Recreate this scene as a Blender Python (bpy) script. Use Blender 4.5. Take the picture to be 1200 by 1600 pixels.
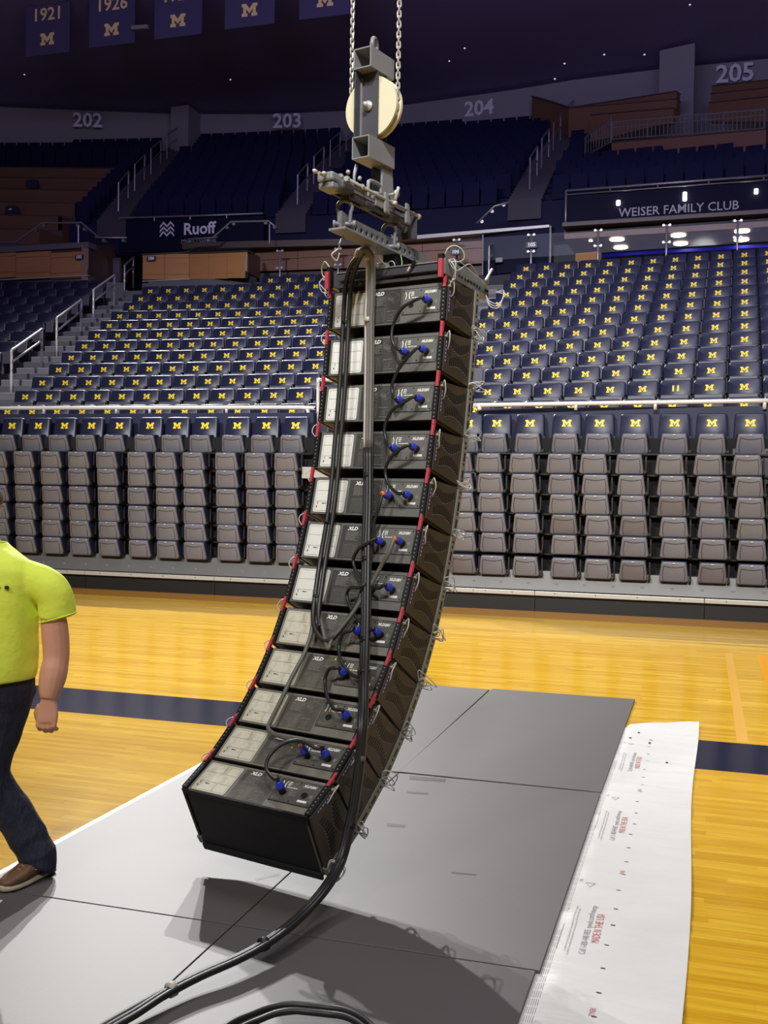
import bpy, bmesh, math, random
from mathutils import Vector, Matrix, noise
random.seed(7)
for _o in list(bpy.data.objects): bpy.data.objects.remove(_o)
SC = bpy.context.scene
COL = SC.collection
V = Vector
PI = math.pi

# ------------------------------------------------------------ camera
FPX, CAMH = 1640.0, 1.82
_yaw, _pit, _rol = math.atan(498/FPX), math.atan(38/FPX), math.atan(.017)
CF = V((-math.sin(_yaw)*math.cos(_pit), math.cos(_yaw)*math.cos(_pit), -math.sin(_pit)))
_r = V((math.cos(_yaw), math.sin(_yaw), 0)); _u = _r.cross(CF)
_q = Matrix.Rotation(-_rol, 3, CF)
CR, CU = _q @ _r, _q @ _u
CP = V((0, 0, CAMH))
cam = bpy.data.cameras.new('camera'); camo = bpy.data.objects.new('camera', cam); COL.objects.link(camo)
cam.sensor_fit = 'VERTICAL'; cam.sensor_height = 24.0; cam.sensor_width = 18.0
cam.lens = 24.0*FPX/1600.0; cam.clip_end = 300
camo.matrix_world = Matrix((( CR.x, CU.x, -CF.x, CP.x), (CR.y, CU.y, -CF.y, CP.y), (CR.z, CU.z, -CF.z, CP.z), (0, 0, 0, 1)))
SC.camera = camo

# ------------------------------------------------------------ exposure, world, floodlights
vs = SC.view_settings
vs.view_transform = 'Standard'; vs.look = 'None'; vs.exposure = 0.0; vs.gamma = 1.0; vs.use_curve_mapping = False
w = bpy.data.worlds.new('arena_air'); SC.world = w; w.use_nodes = True
w.node_tree.nodes['Background'].inputs[0].default_value = (.42, .42, .55, 1)
w.node_tree.nodes['Background'].inputs[1].default_value = .085
def spot(name, loc, tgt, power, size_deg, radius, col=(1, .985, .96), blend=.4):
    l = bpy.data.lights.new(name, 'SPOT'); l.energy = power; l.spot_size = math.radians(size_deg)
    l.spot_blend = blend; l.shadow_soft_size = radius; l.color = col
    o = bpy.data.objects.new(name, l); COL.objects.link(o); o.location = loc
    o.rotation_euler = (V(tgt)-V(loc)).to_track_quat('-Z', 'Y').to_euler(); return o
def area(name, loc, tgt, power, sx, sy, col=(1, .97, .93), spread=180):
    l = bpy.data.lights.new(name, 'AREA'); l.energy = power; l.shape = 'RECTANGLE'; l.size = sx; l.size_y = sy
    l.color = col; l.spread = math.radians(spread)
    o = bpy.data.objects.new(name, l); COL.objects.link(o); o.location = loc
    o.rotation_euler = (V(tgt)-V(loc)).to_track_quat('-Z', 'Y').to_euler(); return o
# catwalk floodlights: a bank far left throws the array's shadow towards the camera
spot('floodlight', (-18.6, 28.8, 16.6), (-1.5, 3.5, 0), 15800, 56, .13)
spot('floodlight', (-16.6, 28.8, 16.6), (-1.5, 3.5, 0), 8800, 56, .13)
spot('floodlight', (-12.2, 28.8, 16.6), (-1.5, 3.5, 0), 11000, 56, .13)
# floods over the court and from the near side onto the seating
area('court_light', (-1, 9, 16.8), (-1, 10, 0), 420, 9, 7, spread=110)
spot('seating_flood', (-9, -8, 15.5), (-8, 18, 1.8), 19000, 46, .8, blend=.7)
spot('seating_flood', (1, -8, 15.5), (-1, 18, 1.8), 19000, 46, .8, blend=.7)
spot('near_flood', (4.5, -8, 14), (-1.5, 5, .8), 4600, 50, .8, blend=.7)
spot('near_flood', (-8, -8, 14), (-1.9, 5, .8), 4200, 50, .8, blend=.7)
area('upper_fill', (-3, 12, 17.3), (-3, 40, 11), 60, 20, 3, (.62, .60, 1.0), 140)  # added dim violet fill for the upper bowl, no such fixture known
area('ceiling_fill', (-3, 8, 13), (-3, 24, 18), 1500, 22, 2, (.55, .50, 1.0), 150)  # added violet uplight to brighten the ceiling, from no known source

# ------------------------------------------------------------ pixel helpers (frame 1200 x 1600): a pixel and a known plane give a point
def ray(x, y): return CF*FPX + CR*(x-600) + CU*(800-y)
def onz(x, y, z=0.): d = ray(x, y); return CP + d*((z-CAMH)/d.z)
def at(x, y, Y): d = ray(x, y); return CP + d*(Y/d.y)
def onplane(x, y, P, n): d = ray(x, y); return CP + d*((P-CP).dot(n)/d.dot(n))
def proj(P):
    v = V(P)-CP; z = v.dot(CF); return 600+FPX*v.dot(CR)/z, 800-FPX*v.dot(CU)/z
def zabove(P, y):
    a, b = -3., 40.
    for _ in range(40):
        m = (a+b)/2
        if proj((P[0], P[1], m))[1] > y: a = m
        else: b = m
    return a

# ------------------------------------------------------------ materials
def lin(c):
    c = c/255.; return c/12.92 if c <= .04045 else ((c+.055)/1.055)**2.4
def rgb(*c): return tuple(lin(v) for v in c)+(1.,)
MATS = {}
def mat(name, c, rough=.5, metal=0., var=.12, scale=8., bump=0., bscale=60., spec=.5, emit=0., alpha=1., trans=0., stretch=(1, 1, 1), coord='Object', dirt=None):
    m = bpy.data.materials.new(name); m.use_nodes = True; nt = m.node_tree; N = nt.nodes; L = nt.links
    b = N['Principled BSDF']; b.inputs['Roughness'].default_value = rough; b.inputs['Metallic'].default_value = metal
    b.inputs['Specular IOR Level'].default_value = spec
    col = rgb(*c); tc = N.new('ShaderNodeTexCoord'); mp = N.new('ShaderNodeMapping'); mp.inputs['Scale'].default_value = stretch
    L.new(tc.outputs[coord], mp.inputs[0])
    nz = N.new('ShaderNodeTexNoise'); nz.inputs['Scale'].default_value = scale; nz.inputs['Detail'].default_value = 5; L.new(mp.outputs[0], nz.inputs[0])
    mx = N.new('ShaderNodeMix'); mx.data_type = 'RGBA'
    mx.inputs[6].default_value = tuple(v*(1-var) for v in col[:3])+(1,); mx.inputs[7].default_value = tuple(min(1, v*(1+var)) for v in col[:3])+(1,)
    L.new(nz.outputs[0], mx.inputs[0]); out = mx.outputs[2]
    if dirt:
        dc, lo, hi, ds = dirt
        n2 = N.new('ShaderNodeTexNoise'); n2.inputs['Scale'].default_value = ds; n2.inputs['Detail'].default_value = 8; n2.inputs['Roughness'].default_value = .7; L.new(mp.outputs[0], n2.inputs[0])
        rp = N.new('ShaderNodeMapRange'); rp.inputs[1].default_value = lo; rp.inputs[2].default_value = hi; L.new(n2.outputs[0], rp.inputs[0])
        m2 = N.new('ShaderNodeMix'); m2.data_type = 'RGBA'; m2.inputs[7].default_value = rgb(*dc); L.new(out, m2.inputs[6]); L.new(rp.outputs[0], m2.inputs[0]); out = m2.outputs[2]
    L.new(out, b.inputs['Base Color'])
    if bump:
        n3 = N.new('ShaderNodeTexNoise'); n3.inputs['Scale'].default_value = bscale; n3.inputs['Detail'].default_value = 4; L.new(mp.outputs[0], n3.inputs[0])
        bp = N.new('ShaderNodeBump'); bp.inputs['Strength'].default_value = bump; bp.inputs['Distance'].default_value = .01; L.new(n3.outputs[0], bp.inputs['Height']); L.new(bp.outputs[0], b.inputs['Normal'])
    if emit: b.inputs['Emission Color'].default_value = col; b.inputs['Emission Strength'].default_value = emit
    if trans: b.inputs['Transmission Weight'].default_value = trans; b.inputs['IOR'].default_value = 1.45
    if alpha < 1: b.inputs['Alpha'].default_value = alpha
    MATS[name] = m; return m
M = MATS
def floor_mat(name, plank):
    m = bpy.data.materials.new(name); m.use_nodes = True; nt = m.node_tree; N = nt.nodes; L = nt.links
    b = N['Principled BSDF']; g = N.new('ShaderNodeNewGeometry'); sx = N.new('ShaderNodeSeparateXYZ'); L.new(g.outputs['Position'], sx.inputs[0])
    def mth(op, a, bb=None):
        n = N.new('ShaderNodeMath'); n.operation = op
        for i, v in enumerate((a, bb)):
            if v is None: continue
            if isinstance(v, (int, float)): n.inputs[i].default_value = v
            else: L.new(v, n.inputs[i])
        return n.outputs[0]
    def ramp(fac, stops):
        r = N.new('ShaderNodeValToRGB'); e = r.color_ramp.elements
        while len(e) < len(stops): e.new(.5)
        for i, (p, c) in enumerate(stops): e[i].position = p; e[i].color = rgb(*c)
        L.new(fac, r.inputs[0]); return r.outputs[0]
    def mixc(f, a, c):
        n = N.new('ShaderNodeMix'); n.data_type = 'RGBA'; L.new(f, n.inputs[0])
        for i, v in ((6, a), (7, c)):
            if isinstance(v, tuple): n.inputs[i].default_value = v
            else: L.new(v, n.inputs[i])
        return n.outputs[2]
    if plank:
        oi = N.new('ShaderNodeObjectInfo'); rnd = oi.outputs['Random']
    else:
        row = mth('FLOOR', mth('DIVIDE', sx.outputs[1], .057))
        wn = N.new('ShaderNodeTexWhiteNoise'); wn.noise_dimensions = '1D'; L.new(row, wn.inputs['W'])
        sh = mth('ADD', mth('DIVIDE', sx.outputs[0], 1.1), mth('MULTIPLY', wn.outputs[0], 37.))
        w2 = N.new('ShaderNodeTexWhiteNoise'); w2.noise_dimensions = '2D'; cb = N.new('ShaderNodeCombineXYZ'); L.new(row, cb.inputs[0]); L.new(mth('FLOOR', sh), cb.inputs[1]); L.new(cb.outputs[0], w2.inputs['Vector'])
        rnd = w2.outputs[0]
    base = ramp(rnd, [(0, (214, 162, 34)), (.35, (224, 174, 42)), (.7, (230, 182, 48)), (1, (238, 193, 60))])
    mp = N.new('ShaderNodeMapping'); mp.inputs['Scale'].default_value = (1.3, 38, 1); L.new(g.outputs['Position'], mp.inputs[0])
    nz = N.new('ShaderNodeTexNoise'); nz.inputs['Scale'].default_value = 2.2; nz.inputs['Detail'].default_value = 7; L.new(mp.outputs[0], nz.inputs[0])
    grain = ramp(nz.outputs[0], [(.3, (205, 205, 205)), (.7, (255, 255, 255))])
    mg = N.new('ShaderNodeMix'); mg.data_type = 'RGBA'; mg.blend_type = 'MULTIPLY'; mg.inputs[0].default_value = .8; L.new(base, mg.inputs[6]); L.new(grain, mg.inputs[7]); out = mg.outputs[2]
    def band(s, lo, hi): return mth('MULTIPLY', mth('GREATER_THAN', s, lo), mth('LESS_THAN', s, hi))
    if not plank:
        # painted court markings
        navy = band(sx.outputs[1], 7.20, 8.05)
        out = mixc(navy, out, rgb(19, 23, 50))
        out = mixc(mth('MULTIPLY', band(sx.outputs[0], .28, .36), band(sx.outputs[1], 8.1, 12.6)), out, rgb(222, 170, 72))
        out = mixc(mth('MULTIPLY', band(sx.outputs[0], .62, .72), band(sx.outputs[1], 9.0, 12.6)), out, rgb(232, 160, 24))
        out = mixc(band(sx.outputs[1], 14.35, 14.40), out, rgb(205, 160, 90))
        out = mixc(band(sx.outputs[1], 14.9, 15.9), out, rgb(176, 122, 44))
    L.new(out, b.inputs['Base Color']); b.inputs['Roughness'].default_value = .16; b.inputs['Specular IOR Level'].default_value = .3
    MATS[name] = m
floor_mat('maple_floor', False); floor_mat('maple_plank', True)
mat('panel_grey', (77, 74, 72), .55, var=.07, scale=1.2, bump=.04, bscale=90, stretch=(.6, 3, 1), coord='Object', dirt=((66, 63, 63), .60, .95, 2.2), spec=.95)
mat('housewrap', (212, 212, 209), .45, var=.03, scale=6, bump=.5, bscale=9, stretch=(.6, 2.2, 1))
mat('scuff', (58, 55, 54), .5, var=.2, scale=30); mat('print_red', (190, 84, 84), .6, var=.05); mat('print_grey', (132, 132, 136), .6, var=.05); mat('print_black', (40, 40, 44), .6, var=.05)
mat('cabinet', (98, 97, 93), .48, var=.14, scale=14, bump=.25, bscale=260, dirt=((112, 108, 98), .60, .86, 6))
mat('cabinet_dusty', (112, 108, 98), .55, var=.2, scale=10, bump=.25, bscale=260, dirt=((138, 132, 116), .48, .80, 7))
mat('cabinet_dark', (26, 26, 27), .5, var=.2, scale=9, bump=.1, bscale=120, dirt=((70, 68, 66), .70, .9, 12))
mat('side_plate', (66, 58, 48), .5, .1, var=.12, scale=9, dirt=((86, 78, 66), .6, .9, 8))
mat('black', (13, 13, 14), .5, var=.1); mat('rail_black', (22, 22, 23), .45, .2, var=.15)
mat('steel_grey', (112, 113, 116), .45, .15, var=.15, scale=20, dirt=((70, 68, 64), .6, .85, 22))
mat('steel_dark', (66, 66, 72), .5, .15, var=.15, scale=14)
mat('steel_light', (130, 131, 135), .5, .15, var=.10, scale=12)
mat('galvanised', (176, 175, 168), .4, .35, var=.12, scale=30)
mat('wire_rope', (184, 186, 182), .5, .2, var=.2, scale=60)
mat('wire_green', (150, 176, 130), .5, .1, var=.2, scale=60)
mat('red_link', (178, 60, 76), .5, 0, var=.15, scale=30, dirt=((120, 40, 52), .6, .85, 40))
mat('label_white', (222, 222, 216), .5, var=.03, scale=10, dirt=((176, 172, 158), .62, .9, 14))
mat('label_dirty', (206, 202, 184), .6, var=.06, scale=10, dirt=((140, 134, 112), .50, .82, 13))
mat('ink', (26, 26, 26), .6, var=.05); mat('ink_grey', (118, 117, 112), .6, var=.05); mat('ink_white', (232, 232, 228), .6, var=.03)
mat('sticker_blue', (70, 76, 140), .5, var=.1); mat('tape_orange', (226, 112, 36), .5, var=.08); mat('tape_yellow', (206, 206, 60), .5, var=.08)
mat('plug_blue', (44, 62, 196), .4, var=.12, scale=40); mat('rubber', (34, 34, 33), .42, var=.15, scale=20, spec=.5)
mat('rubber_lit_grey', (178, 174, 163), .5, var=.10, scale=20); mat('rubber_mid', (96, 94, 89), .45, var=.10, scale=20)
mat('sheave', (206, 201, 172), .5, var=.06, scale=5, dirt=((150, 140, 96), .70, .9, 7))
mat('seat_navy', (30, 34, 58), .42, var=.10, scale=6); mat('seat_plain', (27, 30, 50), .42, var=.10, scale=6)
mat('maize', (232, 202, 26), .5, var=.04); mat('maize_orange', (226, 140, 30), .5, var=.04)
mat('shell_grey', (105, 104, 110), .45, var=.07, scale=3); mat('shell_blue_grey', (102, 101, 110), .45, var=.07, scale=3); mat('shell_warm', (95, 91, 94), .45, var=.07, scale=3)
mat('pan_dark', (70, 70, 78), .45, var=.08, scale=4); mat('shell_edge', (132, 130, 128), .4, var=.08); mat('groove', (40, 37, 40), .7, var=.05); mat('tag_white', (216, 214, 210), .5, var=.03)
mat('concrete', (112, 112, 112), .8, var=.12, scale=2, bump=.1, bscale=40); mat('concrete_dark', (88, 88, 90), .8, var=.12, scale=2)
mat('concrete_edge', (140, 140, 138), .8, var=.1, scale=3)
mat('rail_white', (206, 204, 198), .4, .1, var=.05); mat('rail_steel', (150, 148, 148), .38, .6, var=.08)
mat('wall_navy', (27, 31, 62), .6, var=.06, scale=1); mat('club_navy', (16, 18, 40), .75, spec=.15, var=.06, scale=1)
mat('deck_metal', (92, 92, 91), .45, .3, var=.12, scale=3, dirt=((88, 88, 86), .5, .8, 4)); mat('deck_nosing', (182, 180, 172), .4, .35, var=.08, scale=4, stretch=(.2, 1, 1))
mat('skirt_black', (13, 13, 14), .5, var=.15, scale=3)
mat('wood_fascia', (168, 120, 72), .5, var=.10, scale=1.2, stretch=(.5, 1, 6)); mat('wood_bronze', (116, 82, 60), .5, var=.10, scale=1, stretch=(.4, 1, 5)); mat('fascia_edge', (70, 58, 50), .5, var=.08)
mat('sign_dark', (44, 46, 62), .5, var=.05); mat('sign_text', (222, 222, 222), .5, var=.03); mat('sign_grey', (150, 148, 158), .5, var=.03)
mat('upper_wall', (140, 136, 138), .8, var=.06, scale=.5); mat('upper_seat', (22, 25, 54), .8, spec=.15, var=.1, scale=2); mat('upper_tread', (34, 35, 58), .9, var=.1, scale=1, spec=.1); mat('upper_step', (62, 57, 64), .8, var=.1, scale=1)
mat('ceiling_lit_blue', (128, 118, 166), .85, var=.18, scale=.10, stretch=(1, 4, 1)); mat('banner_blue', (74, 70, 104), .8, var=.06, scale=.4); mat('banner_gold', (250, 222, 150), .8, var=.05)  # ceiling: a blue wash of light is put into its colour
mat('glass', (190, 200, 215), .05, var=.0, alpha=.045, spec=.2)
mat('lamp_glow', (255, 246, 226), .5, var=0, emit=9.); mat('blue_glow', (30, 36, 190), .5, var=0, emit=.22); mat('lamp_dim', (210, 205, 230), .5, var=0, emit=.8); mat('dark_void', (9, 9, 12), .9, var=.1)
mat('skin', (214, 158, 134), .5, var=.10, scale=14, bump=.06, bscale=150); mat('hivis', (228, 246, 84), .75, var=.05, scale=7, bump=.35, bscale=6)
mat('denim', (30, 34, 52), .8, var=.22, scale=16, bump=.35, bscale=14, stretch=(1, 1, .5)); mat('shoe_brown', (104, 74, 54), .6, var=.2, scale=20, bump=.1); mat('shoe_sole', (176, 166, 144), .6, var=.1); mat('hair', (92, 84, 78), .7, var=.2, scale=60); mat('thread', (150, 120, 80), .7, var=.1)

for _n, _d in (('hivis', .035), ('denim', .05)):
    for nd in M[_n].node_tree.nodes:
        if nd.type == 'BUMP': nd.inputs['Distance'].default_value = _d; nd.inputs['Strength'].default_value = .6
# ------------------------------------------------------------ mesh helpers
class MB:
    def __init__(s): s.v = []; s.f = []; s.mi = []; s.cur = 0
    def add(s, vs, fs):
        o = len(s.v); s.v += [V(p) for p in vs]; s.f += [tuple(i+o for i in f) for f in fs]; s.mi += [s.cur]*len(fs); return s
    def box(s, c, d, M_=None):
        x, y, z = (k/2 for k in d); vs = [V((i*x, j*y, k*z)) for i in (-1, 1) for j in (-1, 1) for k in (-1, 1)]
        if M_ is not None: vs = [M_ @ p for p in vs]
        return s.add([p+V(c) for p in vs], [(0, 1, 3, 2), (4, 6, 7, 5), (0, 4, 5, 1), (2, 3, 7, 6), (0, 2, 6, 4), (1, 5, 7, 3)])
    def bb(s, a, b): return s.box([(p+q)/2 for p, q in zip(a, b)], [abs(q-p) for p, q in zip(a, b)])
    def hexa(s, p): # 8 points: bottom ring 0-3, top ring 4-7
        return s.add(p, [(3, 2, 1, 0), (4, 5, 6, 7), (0, 1, 5, 4), (1, 2, 6, 5), (2, 3, 7, 6), (3, 0, 4, 7)])
    def slab(s, poly, off): # polygon (3D) extruded by a vector
        n = len(poly); off = V(off); return s.add([V(p) for p in poly]+[V(p)+off for p in poly], [tuple(range(n-1, -1, -1)), tuple(range(n, 2*n))]+[(i, (i+1) % n, n+(i+1) % n, n+i) for i in range(n)])
    def wall(s, a, b, z0, z1, t): # vertical wall between plan points, thickness t to the left of a->b
        a = V((a[0], a[1], 0)); b = V((b[0], b[1], 0)); n = (b-a).cross(V((0, 0, 1))).normalized()*-t
        return s.slab([a+V((0, 0, z0)), b+V((0, 0, z0)), b+V((0, 0, z1)), a+V((0, 0, z1))], n)
    def tube(s, pts, r, n=8, cap=True):
        pts = [V(p) for p in pts]; rs = r if isinstance(r, (list, tuple)) else [r]*len(pts); o = len(s.v); prev = None
        for i, p in enumerate(pts):
            t = (pts[min(i+1, len(pts)-1)]-pts[max(i-1, 0)]).normalized()
            if prev is None:
                a = t.cross(V((0, 0, 1)));
                if a.length < .05: a = t.cross(V((1, 0, 0)))
                a.normalize()
            else:
                a = prev-t*prev.dot(t); a.normalize()
            prev = a; b = t.cross(a)
            for k in range(n): an = 2*PI*k/n; s.v.append(p+(a*math.cos(an)+b*math.sin(an))*rs[i])
        for i in range(len(pts)-1):
            for k in range(n): s.f.append((o+i*n+k, o+i*n+(k+1) % n, o+(i+1)*n+(k+1) % n, o+(i+1)*n+k)); s.mi.append(s.cur)
        if cap: s.f += [tuple(o+k for k in range(n-1, -1, -1)), tuple(o+(len(pts)-1)*n+k for k in range(n))]; s.mi += [s.cur]*2
        return s
    def cyl(s, a, b, r, n=12): return s.tube([a, b], r, n)
    def rings(s, rings, cap=True): # list of rings (each list of n points)
        o = len(s.v); n = len(rings[0])
        for r in rings: s.v += [V(p) for p in r]
        for i in range(len(rings)-1):
            for k in range(n): s.f.append((o+i*n+k, o+i*n+(k+1) % n, o+(i+1)*n+(k+1) % n, o+(i+1)*n+k)); s.mi.append(s.cur)
        if cap: s.f += [tuple(o+k for k in range(n-1, -1, -1)), tuple(o+(len(rings)-1)*n+k for k in range(n))]; s.mi += [s.cur]*2
        return s
    def lathe(s, prof, c, ax, n=24): # prof: (radius, distance along ax)
        ax = V(ax).normalized(); a = ax.cross(V((0, 0, 1)))
        if a.length < .05: a = ax.cross(V((1, 0, 0)))
        a.normalize(); b = ax.cross(a); c = V(c)
        return s.rings([[c+ax*h+(a*math.cos(2*PI*k/n)+b*math.sin(2*PI*k/n))*max(r, 1e-4) for k in range(n)] for r, h in prof])
    def torus(s, c, ax, R, r, n=16, m=6, stretch=0., sdir=None):
        ax = V(ax).normalized(); a = V(sdir).normalized() if sdir is not None else ax.orthogonal().normalized(); b = ax.cross(a); c = V(c); rg = []
        for i in range(n):
            t = 2*PI*i/n; d = a*math.cos(t)+b*math.sin(t); o = a*(stretch*(1 if math.cos(t) > 0 else -1))
            rg.append([c+o+d*(R+r*math.cos(2*PI*k/m))+ax*r*math.sin(2*PI*k/m) for k in range(m)])
        o = len(s.v)
        for q in rg: s.v += q
        for i in range(n):
            for k in range(m): s.f.append((o+i*m+k, o+i*m+(k+1) % m, o+((i+1) % n)*m+(k+1) % m, o+((i+1) % n)*m+k)); s.mi.append(s.cur)
        return s
    def xf(s, mtx): s.v = [mtx @ p for p in s.v]; return s
    def mesh(s, name):
        me = bpy.data.meshes.new(name); me.from_pydata([tuple(p) for p in s.v], [], s.f); me.update()
        bm = bmesh.new(); bm.from_mesh(me); bmesh.ops.recalc_face_normals(bm, faces=bm.faces); bm.to_mesh(me); bm.free(); return me
    def build(s, name, mats, parent=None, smooth=False, bevel=0., loc=None):
        me = s.mesh(name); mats = mats if isinstance(mats, (list, tuple)) else [mats]
        for m in mats: me.materials.append(M[m])
        if len(mats) > 1:
            for p, i in zip(me.polygons, s.mi): p.material_index = i
        return link(name, me, parent, smooth, bevel, loc)
def link(name, me, parent=None, smooth=False, bevel=0., loc=None):
    if bevel:
        bm = bmesh.new(); bm.from_mesh(me)
        bmesh.ops.bevel(bm, geom=[e for e in bm.edges if len(e.link_faces) == 2 and e.calc_face_angle(0) > .5], offset=bevel, segments=2, affect='EDGES', profile=.5); bm.to_mesh(me); bm.free()
    if smooth:
        me.shade_smooth() if hasattr(me, 'shade_smooth') else None
        if bevel or smooth == 'a':
            try: me.set_sharp_from_angle(angle=.6)
            except Exception: pass
    o = bpy.data.objects.new(name, me); COL.objects.link(o)
    if parent is not None: o.parent = parent
    if loc is not None: o.location = loc
    return o
def tag(o, label, cat, group=None, kind=None):
    if label: o['label'] = label
    if cat: o['category'] = cat
    if group: o['group'] = group
    if kind: o['kind'] = kind
    return o
def struct(o, label=None): o['kind'] = 'structure'; (o.__setitem__('label', label) if label else None); return o
def empty(name, loc=(0, 0, 0), mtx=None):
    o = bpy.data.objects.new(name, None); COL.objects.link(o); o.empty_display_size = .1
    if mtx is not None: o.matrix_world = mtx
    else: o.location = loc
    return o
def copy_tree(o, parent=None):
    c = o.copy(); COL.objects.link(c); c.parent = parent
    for ch in [x for x in KIDS.get(o.name, o.children)]: copy_tree(ch, c)
    return c
KIDS = {}
def frame(o, x, y, z): return Matrix(((x[0], y[0], z[0], o[0]), (x[1], y[1], z[1], o[1]), (x[2], y[2], z[2], o[2]), (0, 0, 0, 1)))
def smooth_path(pts, n=6):
    pts = [V(p) for p in pts]; out = []
    for i in range(len(pts)-1):
        p0 = pts[max(i-1, 0)]; p1 = pts[i]; p2 = pts[i+1]; p3 = pts[min(i+2, len(pts)-1)]
        for k in range(n):
            t = k/n; out.append(.5*((2*p1)+(p2-p0)*t+(2*p0-5*p1+4*p2-p3)*t*t+(3*p1-p0-3*p2+p3)*t**3))
    out.append(pts[-1]); return out
_TX = {}
def text_geo(txt, size=1., bold=0., shear=0., thick=.0, align='CENTER', narrow=1.):
    key = (txt, size, bold, shear, thick, align, narrow)
    if key not in _TX:
        c = bpy.data.curves.new('lettering', 'FONT'); c.body = txt; c.size = size; c.offset = bold; c.shear = shear; c.extrude = thick; c.align_x = align; c.align_y = 'CENTER'; c.resolution_u = 2
        o = bpy.data.objects.new('lettering', c); COL.objects.link(o); dg = bpy.context.evaluated_depsgraph_get(); dg.update()
        me = bpy.data.meshes.new_from_object(o.evaluated_get(dg)); _TX[key] = ([V((v.co.x*narrow, v.co.y, v.co.z)) for v in me.vertices], [tuple(p.vertices) for p in me.polygons])
        bpy.data.objects.remove(o); bpy.data.curves.remove(c); bpy.data.meshes.remove(me)
    return _TX[key]
def text_mb(mb, txt, mtx, **k):
    v, f = text_geo(txt, **k); return mb.add([mtx @ p for p in v], f)
ORD = ['first', 'second', 'third', 'fourth', 'fifth', 'sixth', 'seventh', 'eighth', 'ninth', 'tenth', 'eleventh', 'twelfth', 'thirteenth', 'fourteenth', 'fifteenth', 'sixteenth', 'seventeenth', 'eighteenth', 'nineteenth', 'twentieth']
M_PTS = [(0, 0), (.38, 0), (.38, .18), (.29, .18), (.29, .42), (.5, .15), (.71, .42), (.71, .18), (.62, .18), (.62, 0), (1, 0), (1, .18), (.9, .18), (.9, .54), (1, .54), (1, .72), (.72, .72), (.5, .44), (.28, .72), (0, .72), (0, .54), (.1, .54), (.1, .18), (0, .18)]
def m_poly(mb, mtx, w, t=.004, pts=M_PTS):
    return mb.slab([mtx @ V(((x-.5)*w, 0, (y-.36)*w*1.04)) for x, y in pts], mtx.to_3x3() @ V((0, -t, 0)))
# ============================================================ FLOOR
fl = struct(MB().bb((-32, -14, -.06), (18, 40, 0)).build('floor', 'maple_floor'))
tp = MB().bb((-.5, -.0278, 0), (.5, .0278, .0016)).mesh('plank'); tp.materials.append(M['maple_plank'])
def planks(x0, x1, y0, y1):
    n0, n1 = int(y0/.057), int(y1/.057)
    for r in range(n0, n1):
        x = x0-random.random()*.9
        while x < x1:
            L_ = random.uniform(.55, 1.5); a, b = max(x, x0), min(x+L_, x1)
            if b-a > .05:
                o = bpy.data.objects.new('plank', tp); COL.objects.link(o); o.parent = fl
                o.location = ((a+b)/2, r*.057+.0285, 0); o.scale = (b-a-.0012, 1, random.uniform(.85, 1.1))
            x += L_
planks(-.6, .95, 3.0, 6.4)
planks(-5.0, -3.02, 4.2, 6.0)

# ============================================================ FLOOR PROTECTION
def panel(x0, x1, y0, y1, label, z=0., rz=0., tilt=0.):
    me = MB().bb((-(x1-x0)/2, -(y1-y0)/2, 0), ((x1-x0)/2, (y1-y0)/2, .016))
    o = me.build('floor_panel', 'panel_grey', None, False, .002); o.location = ((x0+x1)/2, (y0+y1)/2, z); o.rotation_euler = (tilt, 0, rz)
    return tag(o, label, 'floor panel', 'grey sheets covering the court')
PAN = panel(-1.797, -.545, 3.908, 6.345, 'grey floor panel under the end of the hanging array, beside the white sheet', .0035, 0)
panel(-1.797, -.535, 6.372, 9.34, 'farthest grey floor panel, its end edge beside the top of the white sheet', .0035, -.006)
panel(-1.797, -.560, 1.40, 3.900, 'nearest grey floor panel with the cable coil lying on it', .0035, 0)
panel(-3.040, -1.803, 3.908, 6.345, 'grey floor panel along the white strip, behind the walking man', .0035, 0)
panel(-3.040, -1.803, 6.372, 9.30, 'grey floor panel behind the hanging array at the navy court band', .0035, 0)
panel(-3.040, -1.803, 1.40, 3.900, 'near grey floor panel with the black cables running across it', .0035, 0)
for (a, b, c, d) in (((640, 1212), (697, 1217), (695, 1222), (640, 1218)), ((604, 1286), (634, 1289), (632, 1293), (604, 1291)), ((636, 1236), (670, 1239), (668, 1242), (636, 1239)), ((705, 1362), (745, 1366), (744, 1368), (705, 1364)), ((398, 1372), (436, 1364), (437, 1367), (400, 1376))):
    q = MB().add([onz(*p, .0202) for p in (a, b, c, d)], [(0, 1, 2, 3)]); sc_ = q.build('scuff_mark', 'scuff'); sc_.parent = PAN; sc_.location = -PAN.location
o = MB().bb((-3.10, 2.4, .001), (-2.9, 9.25, .0032)).build('sheet_strip', 'housewrap'); tag(o, 'narrow white sheet edge showing along the left side of the grey panels', 'sheet')
def wrap_z(x, y):
    e = min(1, max(0, (x+.54)/.06))*min(1, max(0, (8.75-y)/.1))
    n = noise.noise((x*2.2, y*3.5, 1.))*.5+noise.noise((x*2.+y*.6, y*9., 4.))*.6
    r = max(0., noise.noise((x*1.3+y*.7, y*1.6-x*1.2, 9.)))**2*1.2
    return .0045+.016*e*(max(0, n+.35)+r)
mb = MB(); NX, NY = 26, 190
xs = lambda i, y: -.62+(.62+.012*math.sin(y*1.7)-.028*max(0, (8.56-y)/5))*i/NX
def ye(i): return 8.20+.36*i/NX
for j in range(NY+1):
    for i in range(NX+1):
        y = 2.3+(ye(i)-2.3)*j/NY; x = xs(i, y); mb.v.append(V((x, y, wrap_z(x, y)+.0005+(.02*max(0, (j-NY+4)/4.)**2 if x > -.50 else 0))))
for j in range(NY):
    for i in range(NX):
        a = j*(NX+1)+i; mb.f.append((a, a+1, a+NX+2, a+NX+1)); mb.mi.append(0)
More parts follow.
